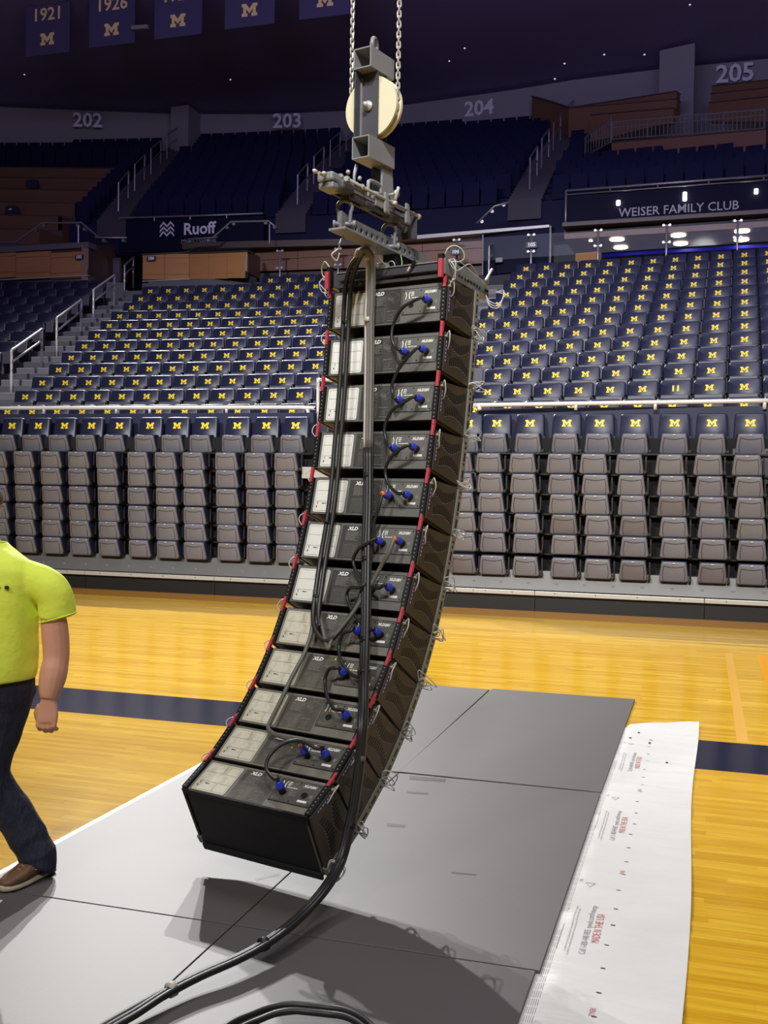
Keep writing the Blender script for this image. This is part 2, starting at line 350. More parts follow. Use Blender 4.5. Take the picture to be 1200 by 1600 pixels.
sheet = mb.build('housewrap_sheet', 'housewrap', None, True); tag(sheet, 'white printed housewrap sheet laid on the maple court beside the grey panels', 'sheet')
def print_on(txt, x, y, size, m, bold=0., narrow=1., name='printed_line', align='LEFT'):
    v, f = text_geo(txt, size, bold, 0, 0, align, narrow)
    q = MB().add([V((x-p.y, y+p.x, 0)) for p in v], f)
    q.v = [V((p.x, p.y, wrap_z(p.x, p.y)+.0022)) for p in q.v]; q.build(name, m, sheet)
def bar_on(x, y, dx, dy, m='print_black', name='printed_mark'):
    q = MB().add([(x-dx, y-dy, 0), (x+dx, y-dy, 0), (x+dx, y+dy, 0), (x-dx, y+dy, 0)], [(0, 1, 2, 3)])
    q.v = [V((p.x, p.y, wrap_z(p.x, p.y)+.0022)) for p in q.v]; q.build(name, m, sheet)
for i, y0 in enumerate((2.7, 4.11, 5.54, 6.93)):
    print_on('Call 1-800-448-9835  tyvek.com/homewrap', -.412, y0, .038, 'print_grey', .0, .78)
    print_on('MADE IN THE USA', -.372, y0+.115, .047, 'print_red', .0, .76)
    for k, dx in enumerate((-.468, -.482)):
        print_on('not suitable for use as primary roofing underlayment. see instructions for use of this sheet in cold or wet conditions', dx, y0-.02+.03*k, .013, 'print_grey', 0, .80)
    bar_on(-.515, y0+.25, .0009, .22, 'print_grey'); print_on('1.54', -.500, y0+.78, .022, 'print_grey')
    q = MB(); 
    for a, b in (((0, 0), (.05, .022)), ((.05, .022), (.05, -.022)), ((.05, -.022), (0, 0))):
        A = V((-.455-a[1], y0+.72+a[0], .012)); B = V((-.455-b[1], y0+.72+b[0], .012)); q.tube([V((p.x, p.y, wrap_z(p.x, p.y)+.002)) for p in (A, B)], .0009, 4)
    q.build('printed_triangle', 'print_grey', sheet)
    for k in range(7): bar_on(-.318-.004*(k % 3), y0-.30+k*.205, .009, .0035)
    print_on('TYVEK', -.325, y0+.93, .03, 'print_red', 0, .7)
for j in range(5):
    q = MB()
    for k in range(80):
        y = 3.1+k*.062
        if (k % 23) in (20, 21, 22): continue
        x = -.548+j*.0075; q.add([(x-.0007, y, wrap_z(x, y)+.002), (x+.0007, y, wrap_z(x, y)+.002), (x+.0007, y+.05, wrap_z(x, y+.05)+.002), (x-.0007, y+.05, wrap_z(x, y+.05)+.002)], [(0, 1, 2, 3)])
    q.build('printed_rule', 'print_grey', sheet)
for px, py in ((1042, 1193), (998, 1147), (985, 1156), (1015, 1163)):
    p = onz(px, py); bar_on(p.x, p.y, .008, .02)

# ============================================================ RETRACTED SEATING BANKS
YS = 15.78
def shell_part(mat_):
    """grey folded seat: shell facing the court, leaning out at the top"""
    def ring(w0, w1, z0, z1, y0, y1, r):
        pts = []
        for cx, cz, a0 in ((1, 1, 0), (-1, 1, 90), (-1, -1, 180), (1, -1, 270)):
            for k in range(4):
                a = math.radians(a0+30*k); w = w1 if cz > 0 else w0; z = z1-r if cz > 0 else z0+r
                pts.append((cx*(w-r)+r*math.cos(a), z+r*math.sin(a)))
        return [V((x, y0+(y1-y0)*(z-z0)/(z1-z0), z)) for x, z in pts]
    mb = MB(); a = ring(.205, .178, -.148, .142, 0, -.075, .035)
    f = [p+V((0, -.012, 0)) for p in ring(.188, .162, -.130, .126, 0, -.070, .03)]
    bk = [p+V((0, .05, .0)) for p in a]
    return mb.rings([bk, a, f])
def groove_part():
    mb = MB()
    def P(x, z): return V((x, -.0165-.075*(z+.148)/.29+.0, z))
    for pts in ([P(-.150, -.125), P(-.158, -.03), P(-.140, .085)], [P(.150, -.125), P(.158, -.03), P(.140, .085)], [P(-.140, .085)]+[P(-.14+.28*k/6, .085-.020*math.sin(PI*k/6)) for k in range(1, 6)]+[P(.140, .085)]):
        mb.tube(pts, .0032, 4)
    return mb
def cushion_part():
    mb = MB(); mb.hexa([(-.20, .05, -.14), (.20, .05, -.14), (.20, .17, -.12), (-.20, .17, -.12), (-.178, -.03, .152), (.178, -.03, .152), (.185, .12, .155), (-.185, .12, .155)]); return mb
def bracket_part():
    mb = MB(); mb.bb((-.005, .0, -.14), (.03, .26, -.09)); mb.bb((.0, .1, -.15), (.025, .15, .12)); mb.cyl((.012, -.03, -.115), (.012, .02, -.115), .016, 8); return mb
SEATS = {}
def bank_seat_proto(top, smat):
    e = empty('folding_seat'); ks = []
    s = shell_part(smat).build('seat_shell', smat, e, True, 0); ks.append(s)
    g = groove_part().build('shell_groove', 'groove', s); KIDS[s.name] = [g]
    ks.append(cushion_part().build('cushion', 'seat_navy', e, False, .012))
    mb = MB().box((0, -.094, .128), (.035, .004, .009)); ks.append(mb.build('latch_tag', 'tag_white', e))
    b = bracket_part().xf(Matrix.Translation((.215, 0, 0))).build('hinge_bracket', 'black', e); ks.append(b)
    if top:
        def rr(y, z0, z1, w0, w1, r=.04):
            pts = []
            for cx, cz, a0 in ((1, 1, 0), (-1, 1, 90), (-1, -1, 180), (1, -1, 270)):
                for k in range(4):
                    a = math.radians(a0+30*k); ww = w1 if cz > 0 else w0; z = z1-r if cz > 0 else z0+r
                    pts.append(V((cx*(ww-r)+r*math.cos(a), y+.16*(z-z0), z+r*math.sin(a))))
            return pts
        bk = MB().rings([rr(.17, -.02, .46, .235, .215), rr(.12, -.02, .46, .235, .215), rr(.105, 0, .445, .222, .203)]).build('backrest', 'seat_navy', e, True); ks.append(bk)
        tilt = Matrix.Translation((0, .151, .315)) @ Matrix.Rotation(-.158, 4, 'X')
        em = m_poly(MB(), tilt, .142, .006).build('emblem', 'maize', bk); KIDS[bk.name] = [em]
    KIDS[e.name] = ks; return e
def bank_seat(top, sm, loc, rz, label, group):
    if (top, sm) not in SEATS: SEATS[(top, sm)] = [bank_seat_proto(top, sm), False]
    pr = SEATS[(top, sm)]
    o = pr[0] if not pr[1] else copy_tree(pr[0]); pr[1] = True
    o.location = loc; o.rotation_euler = (0, 0, rz); tag(o, label, 'seat', group); return o
LB = [0, 41.7, 83.3, 126, 171, 219, 262.5, 306, 357.5, 404, 450]
RB_ = [724, 770, 822, 881, 934, 990, 1053, 1113, 1174, 1232]
ZL = [at(450, y, YS-.03).z for y in (866, 837, 810, 780, 750, 722)]; ZL.append(at(446, 694, YS+.22).z)
ZR = [at(932, y, YS-.03).z for y in (889, 853, 821, 789, 757.5, 725)]; ZR.append(at(928, 693, YS+.22).z)
warm = {('R', 0, 5), ('R', 0, 7), ('R', 2, 3), ('R', 2, 5), ('R', 3, 6), ('R', 0, 0)}
for bank, cols, ZZ, dxs, side in (('L', [-42]+LB, ZL, (0, -.01, -.02, -.03, -.04, -.06, -.06), 'left'), ('R', RB_, ZR, (0, 0, -.01, -.045, -.06, -.09, -.05), 'right')):
    for i, px in enumerate(cols):
        X = at(px, 870 if bank == 'L' else 892, YS).x
        n = len(cols)-i if bank == 'L' else i+1
        for r in range(7):
            sm = random.choice(['shell_grey', 'shell_grey', 'shell_blue_grey'] if r else ['shell_blue_grey', 'shell_grey'])
            if (bank, r, i) in warm: sm = 'shell_warm'
            top = r == 6
            lab = ('navy backed top row seat with yellow M in %s retracted bank, %s from the array' if top else 'grey folded seat in %s retracted bank, %s from the array, '+ORD[r]+' row from the bottom') % (side, ORD[n-1])
            bank_seat(1 if top else 0, sm, (X+dxs[r]+random.uniform(-.006, .006), YS+(.24 if top else 0)+random.uniform(-.01, .01), ZZ[r]), random.uniform(-.012, .012), lab, 'seats of the %s retracted bank' % side)
XE, XW = at(601, 800, 16.0).x, at(603, 800, 16.0).x
XSE = {'L': at(487, 800, 16.).x, 'R': at(744, 800, 16.).x}
for nm, x0, x1, side in (('L', -15., XE, 'left'), ('R', XW, 5.5, 'right')):
    e = empty('retracted_bleacher', (0, 0, 0)); tag(e, 'black skirted base of the %s retracted seating bank at the edge of the court' % side, 'bleacher')
    x = x0
    while x < x1-.01:
        b = min(x+2.44, x1); MB().bb((x+.004, YS-.03, 0), (b-.004, YS, .205)).build('skirt_board', 'skirt_black', e)
        MB().bb((x+.003, YS-.07, .240), (b-.003, YS+.06, .305)).build('nosing', 'deck_nosing', e, False, .006)
        q = MB()
        for k in range(4): q.cyl((x+.3+.6*k, YS-.076, .28), (x+.3+.6*k, YS-.068, .28), .008, 6)
        q.build('nosing_bolt', 'black', e)['kind'] = 'stuff'
        x += 2.44
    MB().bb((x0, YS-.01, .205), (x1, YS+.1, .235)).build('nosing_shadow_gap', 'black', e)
    MB().hexa([(x0, YS-.02, .32), (x1, YS-.02, .32), (x1, YS+.3, .36), (x0, YS+.3, .36), (x0, YS+.12, .60), (x1, YS+.12, .60), (x1, YS+.3, .60), (x0, YS+.3, .60)]).build('riser', 'deck_metal', e)
    q = MB(); x = x0+.2
    while x < x1: q.bb((x, YS+.02, .36), (x+.05, YS+.1, .43)); x += .42
    q.build('riser_clip', 'steel_grey', e)['kind'] = 'stuff'
    (x0, x1) = (x0, XSE['L']) if nm == 'L' else (XSE['R'], x1)
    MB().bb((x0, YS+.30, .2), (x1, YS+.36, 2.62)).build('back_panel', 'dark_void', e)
    for r in range(7): MB().bb((x0, YS+.17, (ZL if nm == 'L' else ZR)[r]-.17), (x1, YS+.32, (ZL if nm == 'L' else ZR)[r]-.145)).build('deck', 'rail_black', e)
# parapet walls behind the banks with their white rails
zt = at(240, 646, 16.45).z
wl = struct(MB().bb((-16, 16.42, 0), (at(490, 640, 16.42).x, 16.58, zt)).build('wall_left', 'wall_navy'))
wr = struct(MB().wall((at(746, 640, 16.42).x, 16.40), (3.2, 16.16), 0, at(960, 637, 16.4).z, .06).build('wall_right', 'wall_navy'))
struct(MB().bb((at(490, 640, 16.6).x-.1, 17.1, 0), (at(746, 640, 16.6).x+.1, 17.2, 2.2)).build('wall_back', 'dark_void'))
def rail_h(pts, posts, r, label, base, m='rail_white', name='guard_rail', Y=16.5):
    e = empty(name, at(pts[0][0], pts[0][1], Y)*1); e.location = (0, 0, 0); tag(e, label, 'rail')
    P = [at(x, y, Y) for x, y in pts]; MB().tube(smooth_path(P, 3) if len(P) > 2 else P, r, 8).build('top_rail', m, e, True)
    for x, y in posts:
        p = at(x, y, Y); MB().cyl(p, (p.x, p.y, base), r*.8, 8).build('post', m, e, True)
    return e
rail_h([(-40, 638), (200, 637.5), (470, 637), (478, 638.5), (481, 642), (482, 648)], [(69, 637), (182, 637), (234, 637), (354, 637)], .034, 'white guard rail on the navy wall left of the array', zt)
rail_h([(750, 641), (750, 634.5), (758, 633), (980, 629.5), (1240, 625.5)], [(900, 631), (1024, 629), (1195, 626)], .034, 'white guard rail on the navy wall right of the array', zt, Y=16.2)
# short metal stub rails at the gap between the banks
for (a, b, c, lab) in (((497, 648), (497, 594), (530, 594), 'pale bent pipe rail on the seats just left of the array'),):
    e = empty('pipe_rail'); tag(e, lab, 'rail'); P = [at(x, y, 16.7) for x, y in ((497, 675), (497, 598), (501, 594), c)]; MB().tube(smooth_path(P, 3), .03, 8).build('pipe', 'rail_white', e, True)
o = MB().bb(at(474, 741, 15.95)-V((0, .08, .07)), at(523, 737, 15.95)+V((0, .08, .07))).build('support_beam', 'deck_nosing', None, False, .01); tag(o, 'pale metal beam end sticking out between the retracted bank and the array', 'beam')

# ============================================================ FIXED SEATING TIER (concave arc)
RR, XC, YF, DY, Z1, DZ = 61.08, -8.229, 17.853, .781, 3.481, .354
YC = YF-RR; EM = .655
def rad(k): return RR+(k-1)*DY
def tread(k): return Z1-EM+(k-1)*DZ
def arc(a, k, dr=0., z=0.): R_ = rad(k)+dr; return V((XC+R_*math.sin(a), YC+R_*math.cos(a), z))
def pxang(px, py, k, dr=0.):
    d = ray(px, py); d = V((d.x, d.y)).normalized(); c = V((XC, YC)); b = d.dot(c); R_ = rad(k)+dr
    t = b+math.sqrt(b*b-c.length_squared+R_*R_); p = d*t; return math.atan2(p.x-XC, p.y-YC)
def fixed_proto(emb):
    e = empty('stadium_seat'); ks = []
    def rr(y, z0, z1, w0, w1, r=.05):
        pts = []
        for cx, cz, a0 in ((1, 1, 0), (-1, 1, 90), (-1, -1, 180), (1, -1, 270)):
            for k in range(4):
                a = math.radians(a0+30*k); ww = w1 if cz > 0 else w0; z = z1-r if cz > 0 else z0+r
                pts.append(V((cx*(ww-r)+r*math.cos(a), y+.14*(z-z0), z+r*math.sin(a))))
        return pts
    m = 'seat_navy' if emb else 'seat_plain'
    bk = MB().rings([rr(.07, .36, .79, .252, .245), rr(.02, .36, .79, .252, .245), rr(.005, .375, .775, .242, .235)]).build('backrest', m, e, True); ks.append(bk)
    if emb:
        T = Matrix.Translation((0, .036, EM)) @ Matrix.Rotation(-.139, 4, 'X')
        pts = M_PTS
        if emb == 2:
            mb = MB(); m_poly(mb, T, .128, .005, [(.1, 0), (.32, 0), (.32, .72), (.1, .72)]); m_poly(mb, T, .128, .005, [(.68, 0), (.9, 0), (.9, .72), (.68, .72)])
        else: mb = m_poly(MB(), T, .128, .005)
        em = mb.build('emblem', 'maize' if emb != 3 else 'maize', bk); KIDS[bk.name] = [em]
        if emb == 3:
            sp = MB().box(T @ V((-.03, -.006, 0)), (.03, .004, .05)).build('worn_spot', 'maize_orange', bk); KIDS[bk.name].append(sp)
    ks.append(MB().hexa([(-.215, -.10, .26), (.215, -.10, .26), (.215, .0, .26), (-.215, .0, .26), (-.222, -.070, .545), (.222, -.070, .545), (.222, .01, .545), (-.222, .01, .545)]).build('seat_pan', 'pan_dark', e, False, .015))
    ks.append(MB().bb((.246, -.12, .545), (.274, .03, .572)).build('armrest', 'black', e, False, .008))
    ks.append(MB().bb((.25, -.06, 0), (.27, .02, .56)).build('support', 'rail_black', e))
    KIDS[e.name] = ks; return e
FIX = {k: [fixed_proto(k), False] for k in (0, 1, 2, 3)}
def fixed_seat(kind, a, k, label, group):
    pr = FIX[kind]; o = pr[0] if not pr[1] else copy_tree(pr[0]); pr[1] = True
    p = arc(a, k, 0, tread(k)); o.location = p; o.rotation_euler = (0, 0, -a+random.uniform(-.012, .012)); tag(o, label, 'seat', group)
ST = {0: (10, 642), 1: (38, 618), 2: (64.6, 597), 3: (90.4, 578), 4: (110, 560), 5: (131, 543), 6: (151, 526.7), 7: (169.6, 511), 8: (186, 496), 9: (204.6, 481), 10: (219, 466.7), 11: (234, 453.7), 12: (422, 435)}
A0 = {k: pxang(x, y, k) for k, (x, y) in ST.items()}
hid = MB()
def hidden(a, k):
    T = Matrix.Translation(arc(a, k, 0, tread(k))) @ Matrix.Rotation(-a, 4, 'Z')
    q = MB(); q.hexa([(-.24, .02, .40), (.24, .02, .40), (.24, .07, .40), (-.24, .07, .40), (-.228, .075, .79), (.228, .075, .79), (.228, .125, .79), (-.228, .125, .79)]); q.cur = 1
    m_poly(q, Matrix.Translation((0, .055, EM)) @ Matrix.Rotation(-.139, 4, 'X'), .128, .006); q.xf(T)
    o = len(hid.v); hid.v += q.v; hid.f += [tuple(i+o for i in f) for f in q.f]; hid.mi += q.mi
edges = {}
def arr_hid(x, y):  # is the picture spot behind the hanging array?
    pts = [(440, 512, 752), (640, 500, 745), (700, 490, 740)]
    return 528 < x < 742
for k in range(13):
    a = A0[k]; n = 0; p = .52/rad(k)
    while a < .033:
        x, y = proj(arc(a, k, 0, tread(k)+EM)); n += 1
        if arr_hid(x, y): hidden(a, k)
        else: fixed_seat(3 if random.random() < .13 else 1, a, k, 'navy seat with yellow M left of the array, %s row up, %s from the stairs' % (ORD[k], ORD[n-1]), 'M seats in the block left of the array')
        a += p
    if k == 0: wallx = pxang(1190, 640, 0)
    al = .055 if k < 12 else pxang(821, 414.6, 12); a = pxang(1163, 602-k*17.5 if k < 12 else 393, k)
    while a < (pxang(1215, 500, k) if k else wallx): a += p
    n = 0
    while a > al-.3*p:
        x, y = proj(arc(a, k, 0, tread(k)+EM)); n += 1
        if arr_hid(x, y): hidden(a, k)
        else:
            kind = 2 if (k == 1 and abs(x-1057) < 26) else (3 if random.random() < .1 else 1)
            lab = 'navy seat right of the array with worn emblem showing only two yellow bars' if kind == 2 else 'navy seat with yellow M right of the array, %s row up, %s from photo edge' % (ORD[k], ORD[n-1])
            fixed_seat(kind, a, k, lab, 'M seats in the block right of the array')
        a -= p
o = hid.build('seat_block', ['seat_navy', 'maize']); tag(o, 'rows of navy seats hidden behind the hanging array', 'seats', kind='stuff')
# plain navy seats beyond the stairs
for k in range(3, 13):
    R_ = rad(k); a = pxang(ST[min(k, 11)][0], ST[min(k, 11)][1], min(k, 11))-1.95/R_; n = 0
    while True:
        x, y = proj(arc(a, k, 0, tread(k)+EM))
        if x < -22: break
        n += 1; fixed_seat(0, a, k, 'plain navy seat beyond the stairs, %s row up, %s from the stairs' % (ORD[k], ORD[n-1]), 'plain seats left of the stairs'); a -= .52/R_
# concrete treads, one per row
def tier(k, a, b, z0, z1, r0, r1, name, m, parent=None, n=8):
    rg = []
    for i in range(n+1):
        t = a+(b-a)*i/n; rg.append([arc(t, 1, r0, z0), arc(t, 1, r1, z0), arc(t, 1, r1, z1), arc(t, 1, r0, z1)])
    return MB().rings(rg).build(name, m, parent)
for k in range(13):
    r0 = (k-1)*DY-.36; struct(tier(k, -.22, .19, tread(k)-.5, tread(k), r0, r0+DY+.1, 'floor_tier', 'concrete_dark'))
struct(tier(13, -.22, .19, tread(13)-.6, tread(13), 12*DY-.36, 12*DY+3.2, 'floor_concourse', 'concrete_dark'))
# stairs
def stairs(aL, aR, k0, k1, label):
    e = empty('aisle_stairs'); tag(e, label, 'stairs')
    for k in range(k0, k1+1):
        a, b = aL(k), aR(k)
        for h in (0, 1):
            r0 = (k-1)*DY-.36-(.39 if h == 0 else 0); z = tread(k)-(DZ/2 if h == 0 else -.004)
            st = tier(k, a, b, z-.30, z, r0, r0+.42, 'step', 'concrete', e, 2); tier(k, a, b, z-.02, z+.003, r0-.006, r0+.05, 'nosing', 'concrete_edge', st, 2)
    return e
def aA(k): k = min(max(k, 0), 11); return A0[k]
stairs(lambda k: aA(k)-1.62/rad(k), lambda k: aA(k)-.36/rad(k), 1, 13, 'grey concrete stairs climbing left of the yellow M seats')
stairs(lambda k: .033+.15/rad(k), lambda k: .055-.3/rad(k), 1, 13, 'grey concrete stairs mostly behind the array, at the right block of seats')
def kat(px, py):
    best = (9e9, 0)
    for i in range(0, 1500):
        k = i/100.; d = onz(px, py, tread(k)); e = abs(math.hypot(d.x-XC, d.y-YC)-rad(k)+.1)
        if e < best[0]: best = (e, k)
    return best[1]
def stair_rail(ft, fb, rt, rb, mf, mr, label, m='rail_white', Yo=None):
    def on(px, py, R_):
        d = ray(px, py); d2 = V((d.x, d.y)).normalized(); c = V((XC, YC)); b = d2.dot(c); t = b+math.sqrt(b*b-c.length_squared+R_*R_); s = t/V((d.x, d.y)).length; return CP+d*s
    kf, kr = (kat(*fb), kat(*rb)) if Yo is None else Yo
    Rf, Rr = rad(kf)-.1, rad(kr)-.1
    A, B, Cc, D, E_, F_ = on(*ft, Rf), on(*fb, Rf), on(*rt, Rr), on(*rb, Rr), on(*mf, Rf), on(*mr, Rr)
    A.x = B.x = E_.x = (A.x+B.x)/2; Cc.x = D.x = F_.x = (Cc.x+D.x)/2
    e = empty('stair_handrail'); tag(e, label, 'handrail', 'stair handrails')
    MB().tube(smooth_path([B, A-V((0, 0, .12)), A, A+(Cc-A)*.12], 3)+[A+(Cc-A)*.85]+smooth_path([A+(Cc-A)*.92, Cc, Cc-V((0, 0, .1))], 3)+[D], .03, 8).build('top_rail', m, e, True)
    MB().cyl(E_, F_, .026, 8).build('mid_rail', m, e, True)
    for p, q in ((A, B), (Cc, D)):
        for t in (.28, .48): MB().cyl(p+(q-p)*t-V((0, 0, .03)), p+(q-p)*t+V((0, 0, .03)), .037, 8).build('rail_clamp', 'rail_steel', e)
stair_rail((18.3, 547.3), (17.8, 613.3), (64.2, 514.3), (66.5, 574.8), (19, 565.7), (67, 531.7), 'lowest white handrail on the grey stairs at the left edge')
stair_rail((88.6, 497), (88.6, 558.3), (125.6, 468.5), (128.3, 524.4), (89.5, 517), (128.3, 486), 'second lowest white handrail on the grey stairs at the left')
stair_rail((146, 453), (146, 508.8), (177, 430), (180, 479.5), (146.7, 471), (179, 445.6), 'third white handrail up the grey stairs, below the wood fascia')
stair_rail((194.6, 414.6), (194.6, 464.6), (207, 402), (209.6, 450), (195.5, 429), (209, 416), 'topmost handrail of the left stairs between the two wood fascias', 'rail_steel')
stair_rail((764.7, 385), (763, 446.7), (773.8, 375.3), (775, 425.8), (765.8, 404), (775, 393), 'dim steel handrail beside the right top corner of the array', 'rail_steel')
# ============================================================ CONCOURSE LEVEL
def pq(tl, tr, br, bl, Y, m, name, parent=None, t=.25, YR=None, back=True):
    """upright slab whose front corners are seen at these picture points, standing at distance Y (YR at its right end)"""
    YR = Y if YR is None else YR
    p = [at(*bl, Y), at(*br, YR), at(*tr, YR), at(*tl, Y)]
    p[3].x, p[3].y = p[0].x, p[0].y; p[2].x, p[2].y = p[1].x, p[1].y
    z0, z1 = (p[0].z+p[1].z)/2, (p[2].z+p[3].z)/2
    if back is True and abs(p[0].z-p[1].z) < .5: p[0].z = p[1].z = z0
    if back is True and abs(p[2].z-p[3].z) < .5: p[2].z = p[3].z = z1
    n = (p[1]-p[0]).cross(V((0, 0, 1))).normalized()*-t
    return MB().slab(p, n).build(name, m, parent)
def sign(px, py, Y, w, h, txt, label, size, m='sign_dark', rz=0., name='section_sign'):
    p = at(px, py, Y); e = empty(name, p); e.rotation_euler = (0, 0, rz); tag(e, label, 'sign')
    b = MB().bb((-w/2, 0, -h/2), (w/2, .03, h/2)).build('plate', m, e)
    text_mb(MB(), txt, Matrix.Translation((0, -.004, 0)) @ Matrix.Rotation(PI/2, 4, 'X'), size=size, bold=.006).build('lettering', 'sign_text', e); return e
# wood fascia beside section 101
e = empty('wood_fascia'); tag(e, 'wood panelled fascia left of the stairs, above the plain navy seats', 'wall panel')
YA = 26.3
xs_ = [-60, -30, 24.5, 79, 137.5]
for a, b in zip(xs_, xs_[1:]):
    f = lambda x: (x+60)/200*1.0
    for t0, t1 in ((393, 400.6), (401.2, 425.2), (425.8, 434)):
        pq((a+.35, t0+f(a)), (b-.35, t0+f(b)), (b-.35, t1+f(b)), (a+.35, t1+f(a)), YA, 'wood_fascia', 'panel', e, .05)
pq((-60, 393), (137.5, 394), (137.5, 435), (-60, 434), YA+.04, 'fascia_edge', 'backing', e, .2)
pq((-60, 383.5), (138, 384), (138, 392.5), (-60, 392), YA-.05, 'concrete_dark', 'cap', e, .4)
pq((-60, 434), (137.5, 435), (137.5, 436.6), (-60, 435.6), YA-.06, 'deck_nosing', 'ledge', e, .1)
struct(pq((-60, 436), (140, 437), (140, 452), (-60, 452), YA+.06, 'concrete_dark', 'wall_concourse'))
e = empty('passage_wall'); tag(e, 'wood clad side wall of the passage between the two fascias', 'wall panel')
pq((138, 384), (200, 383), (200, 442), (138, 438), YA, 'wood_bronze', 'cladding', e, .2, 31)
pq((137.6, 430), (160, 432), (160, 446), (137.6, 440), YA-.02, 'dark_void', 'kick_plate', e, .02, 28.2)
o = pq((176, 403), (186, 403), (186, 440), (176, 440), 28.6, 'rail_steel', 'steel_post_plate', None, .1); tag(o, 'thin steel plate standing on the passage wall by the top stairs', 'plate')
struct(pq((196, 380), (226, 380), (226, 452), (196, 452), 31.5, 'club_navy', 'wall_passage'))
sign(123.5, 401.5, YA-.08, .26, .13, '101', 'small dark sign reading 101 left of the stairs', .13)
# wood fascia beside section 104
e = empty('wood_fascia'); tag(e, 'wood panelled fascia with a rounded corner above the yellow M seats', 'wall panel')
YB = 27.0
for a, b, y0, y1, ya, yb in ((222.5, 257, 396.5, 436.5, YB, YB), (257, 295.5, 396.5, 436.5, YB, YB), (295.5, 325.5, 396, 436, YB, YB-.25), (325.5, 354.5, 394.5, 435.5, YB-.25, YB-.5), (354.5, 385.5, 393, 434.5, YB-.5, YB-.75)):
    for k0, k1 in ((0, .165), (.175, .80), (.81, 1.)):
        u0, u1 = y0+(y1-y0)*k0, y0+(y1-y0)*k1
        dy = -1.0 if a > 290 else 0
        pq((a+.3, u0), (b-.3, u0+dy), (b-.3, u1+dy*.3), (a+.3, u1), ya, 'wood_fascia', 'panel', e, .05, yb, back=False)
pq((386, 392.5), (406, 401.5), (406, 441), (386, 434), YB-.75, 'wood_bronze', 'end_panel', e, .05, YB+1.2, back=False)
pq((386, 424), (406, 436), (406, 441), (386, 434), YB-.77, 'dark_void', 'kick_plate', e, .05, YB+1.17, back=False)
pq((222.5, 396), (296, 396), (296, 436.5), (222.5, 436.5), YB+.05, 'fascia_edge', 'backing', e, .1)
pq((221.5, 394), (296, 395.5), (296, 396.6), (221.5, 396), YB-.04, 'fascia_edge', 'cap', e, .3); pq((296, 395), (386, 391.5), (386, 393), (296, 396.4), YB-.04, 'fascia_edge', 'cap', e, .3, YB-.79, back=False)
pq((222.5, 437), (296, 437), (296, 438.4), (222.5, 438.4), YB-.05, 'deck_nosing', 'ledge', e, .06)
struct(pq((222, 438), (392, 436), (392, 462), (222, 462), YB-.1, 'concrete_dark', 'wall_concourse', None, .3, YB-.4))
sign(235.8, 403.8, YB-.06, .27, .135, '104', 'small dark sign reading 104 on the wood fascia right of the stairs', .13)
# bronze back wall behind the top rows
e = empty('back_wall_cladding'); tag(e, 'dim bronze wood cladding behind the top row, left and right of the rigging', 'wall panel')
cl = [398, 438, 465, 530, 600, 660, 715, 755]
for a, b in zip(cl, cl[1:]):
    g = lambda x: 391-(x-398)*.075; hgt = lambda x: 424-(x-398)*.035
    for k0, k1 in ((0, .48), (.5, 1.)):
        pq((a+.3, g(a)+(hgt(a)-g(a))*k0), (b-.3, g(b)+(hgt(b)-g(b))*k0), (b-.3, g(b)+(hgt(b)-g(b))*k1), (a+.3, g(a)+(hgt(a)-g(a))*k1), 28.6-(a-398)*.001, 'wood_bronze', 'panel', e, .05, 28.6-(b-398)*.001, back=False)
pq((392, 388), (760, 362), (760, 430), (392, 440), 28.75, 'fascia_edge', 'backing', e, .1, 28.4, back=False)
o = pq((285, 379), (625, 371), (625, 381), (285, 389), 28.2, 'fascia_edge', 'counter_edge', None, .8, 28.2, back=False); tag(o, 'dark counter edge running above the bronze cladding', 'counter')
o = pq((600, 371.5), (858, 351), (858, 355), (600, 378), 28.1, 'deck_nosing', 'steel_ledge', None, .5, 27.6, back=False); tag(o, 'bright steel ledge strip right of the rigging', 'ledge')
for px, y0, y1, Y, lab in ((437, 391, 436, 28.0, 'glass guard post behind the top M row, left of the array'), (528, 388, 430, 28.0, 'glass guard post just behind the left rig corner'), (713, 374, 412, 27.9, 'glass guard post just behind the right rig corner'), (829.5, 366, 410, 27.4, 'glass guard post carrying the 105 sign'), (934, 359, 400, 27.2, 'first glass guard post right of the 105 sign'), (1041, 351, 396, 27.0, 'second glass guard post right of the 105 sign'), (1152, 344, 388, 26.8, 'third glass guard post right of the 105 sign')):
    a, b = at(px+1, y0, Y), at(px, y1, Y); b0 = V((b.x, b.y, tread(13))); e = empty('glass_post'); tag(e, lab, 'post', 'glass guard posts')
    MB().cyl(a, b0, .028, 8).build('post', 'rail_steel', e, True)
    for t in (.03, .62):
        p = a+(b-a)*t
        MB().cyl(p-V((.075, .05, 0)), p-V((.075, -.02, 0)), .035, 8).cyl(p+V((.075, -.05, 0)), p+V((.075, .02, 0)), .035, 8).bb(p-V((.08, .01, .012)), p+V((.08, .01, .012))).build('glass_clamp', 'galvanised', e)
sign(830.5, 382.5, 27.3, .29, .15, '105', 'small dark sign reading 105 on a glass guard post', .14)
sign(711.5, 393.5, 27.6, .30, .15, '104', 'small dark sign behind the right corner of the rigging frame', .13)
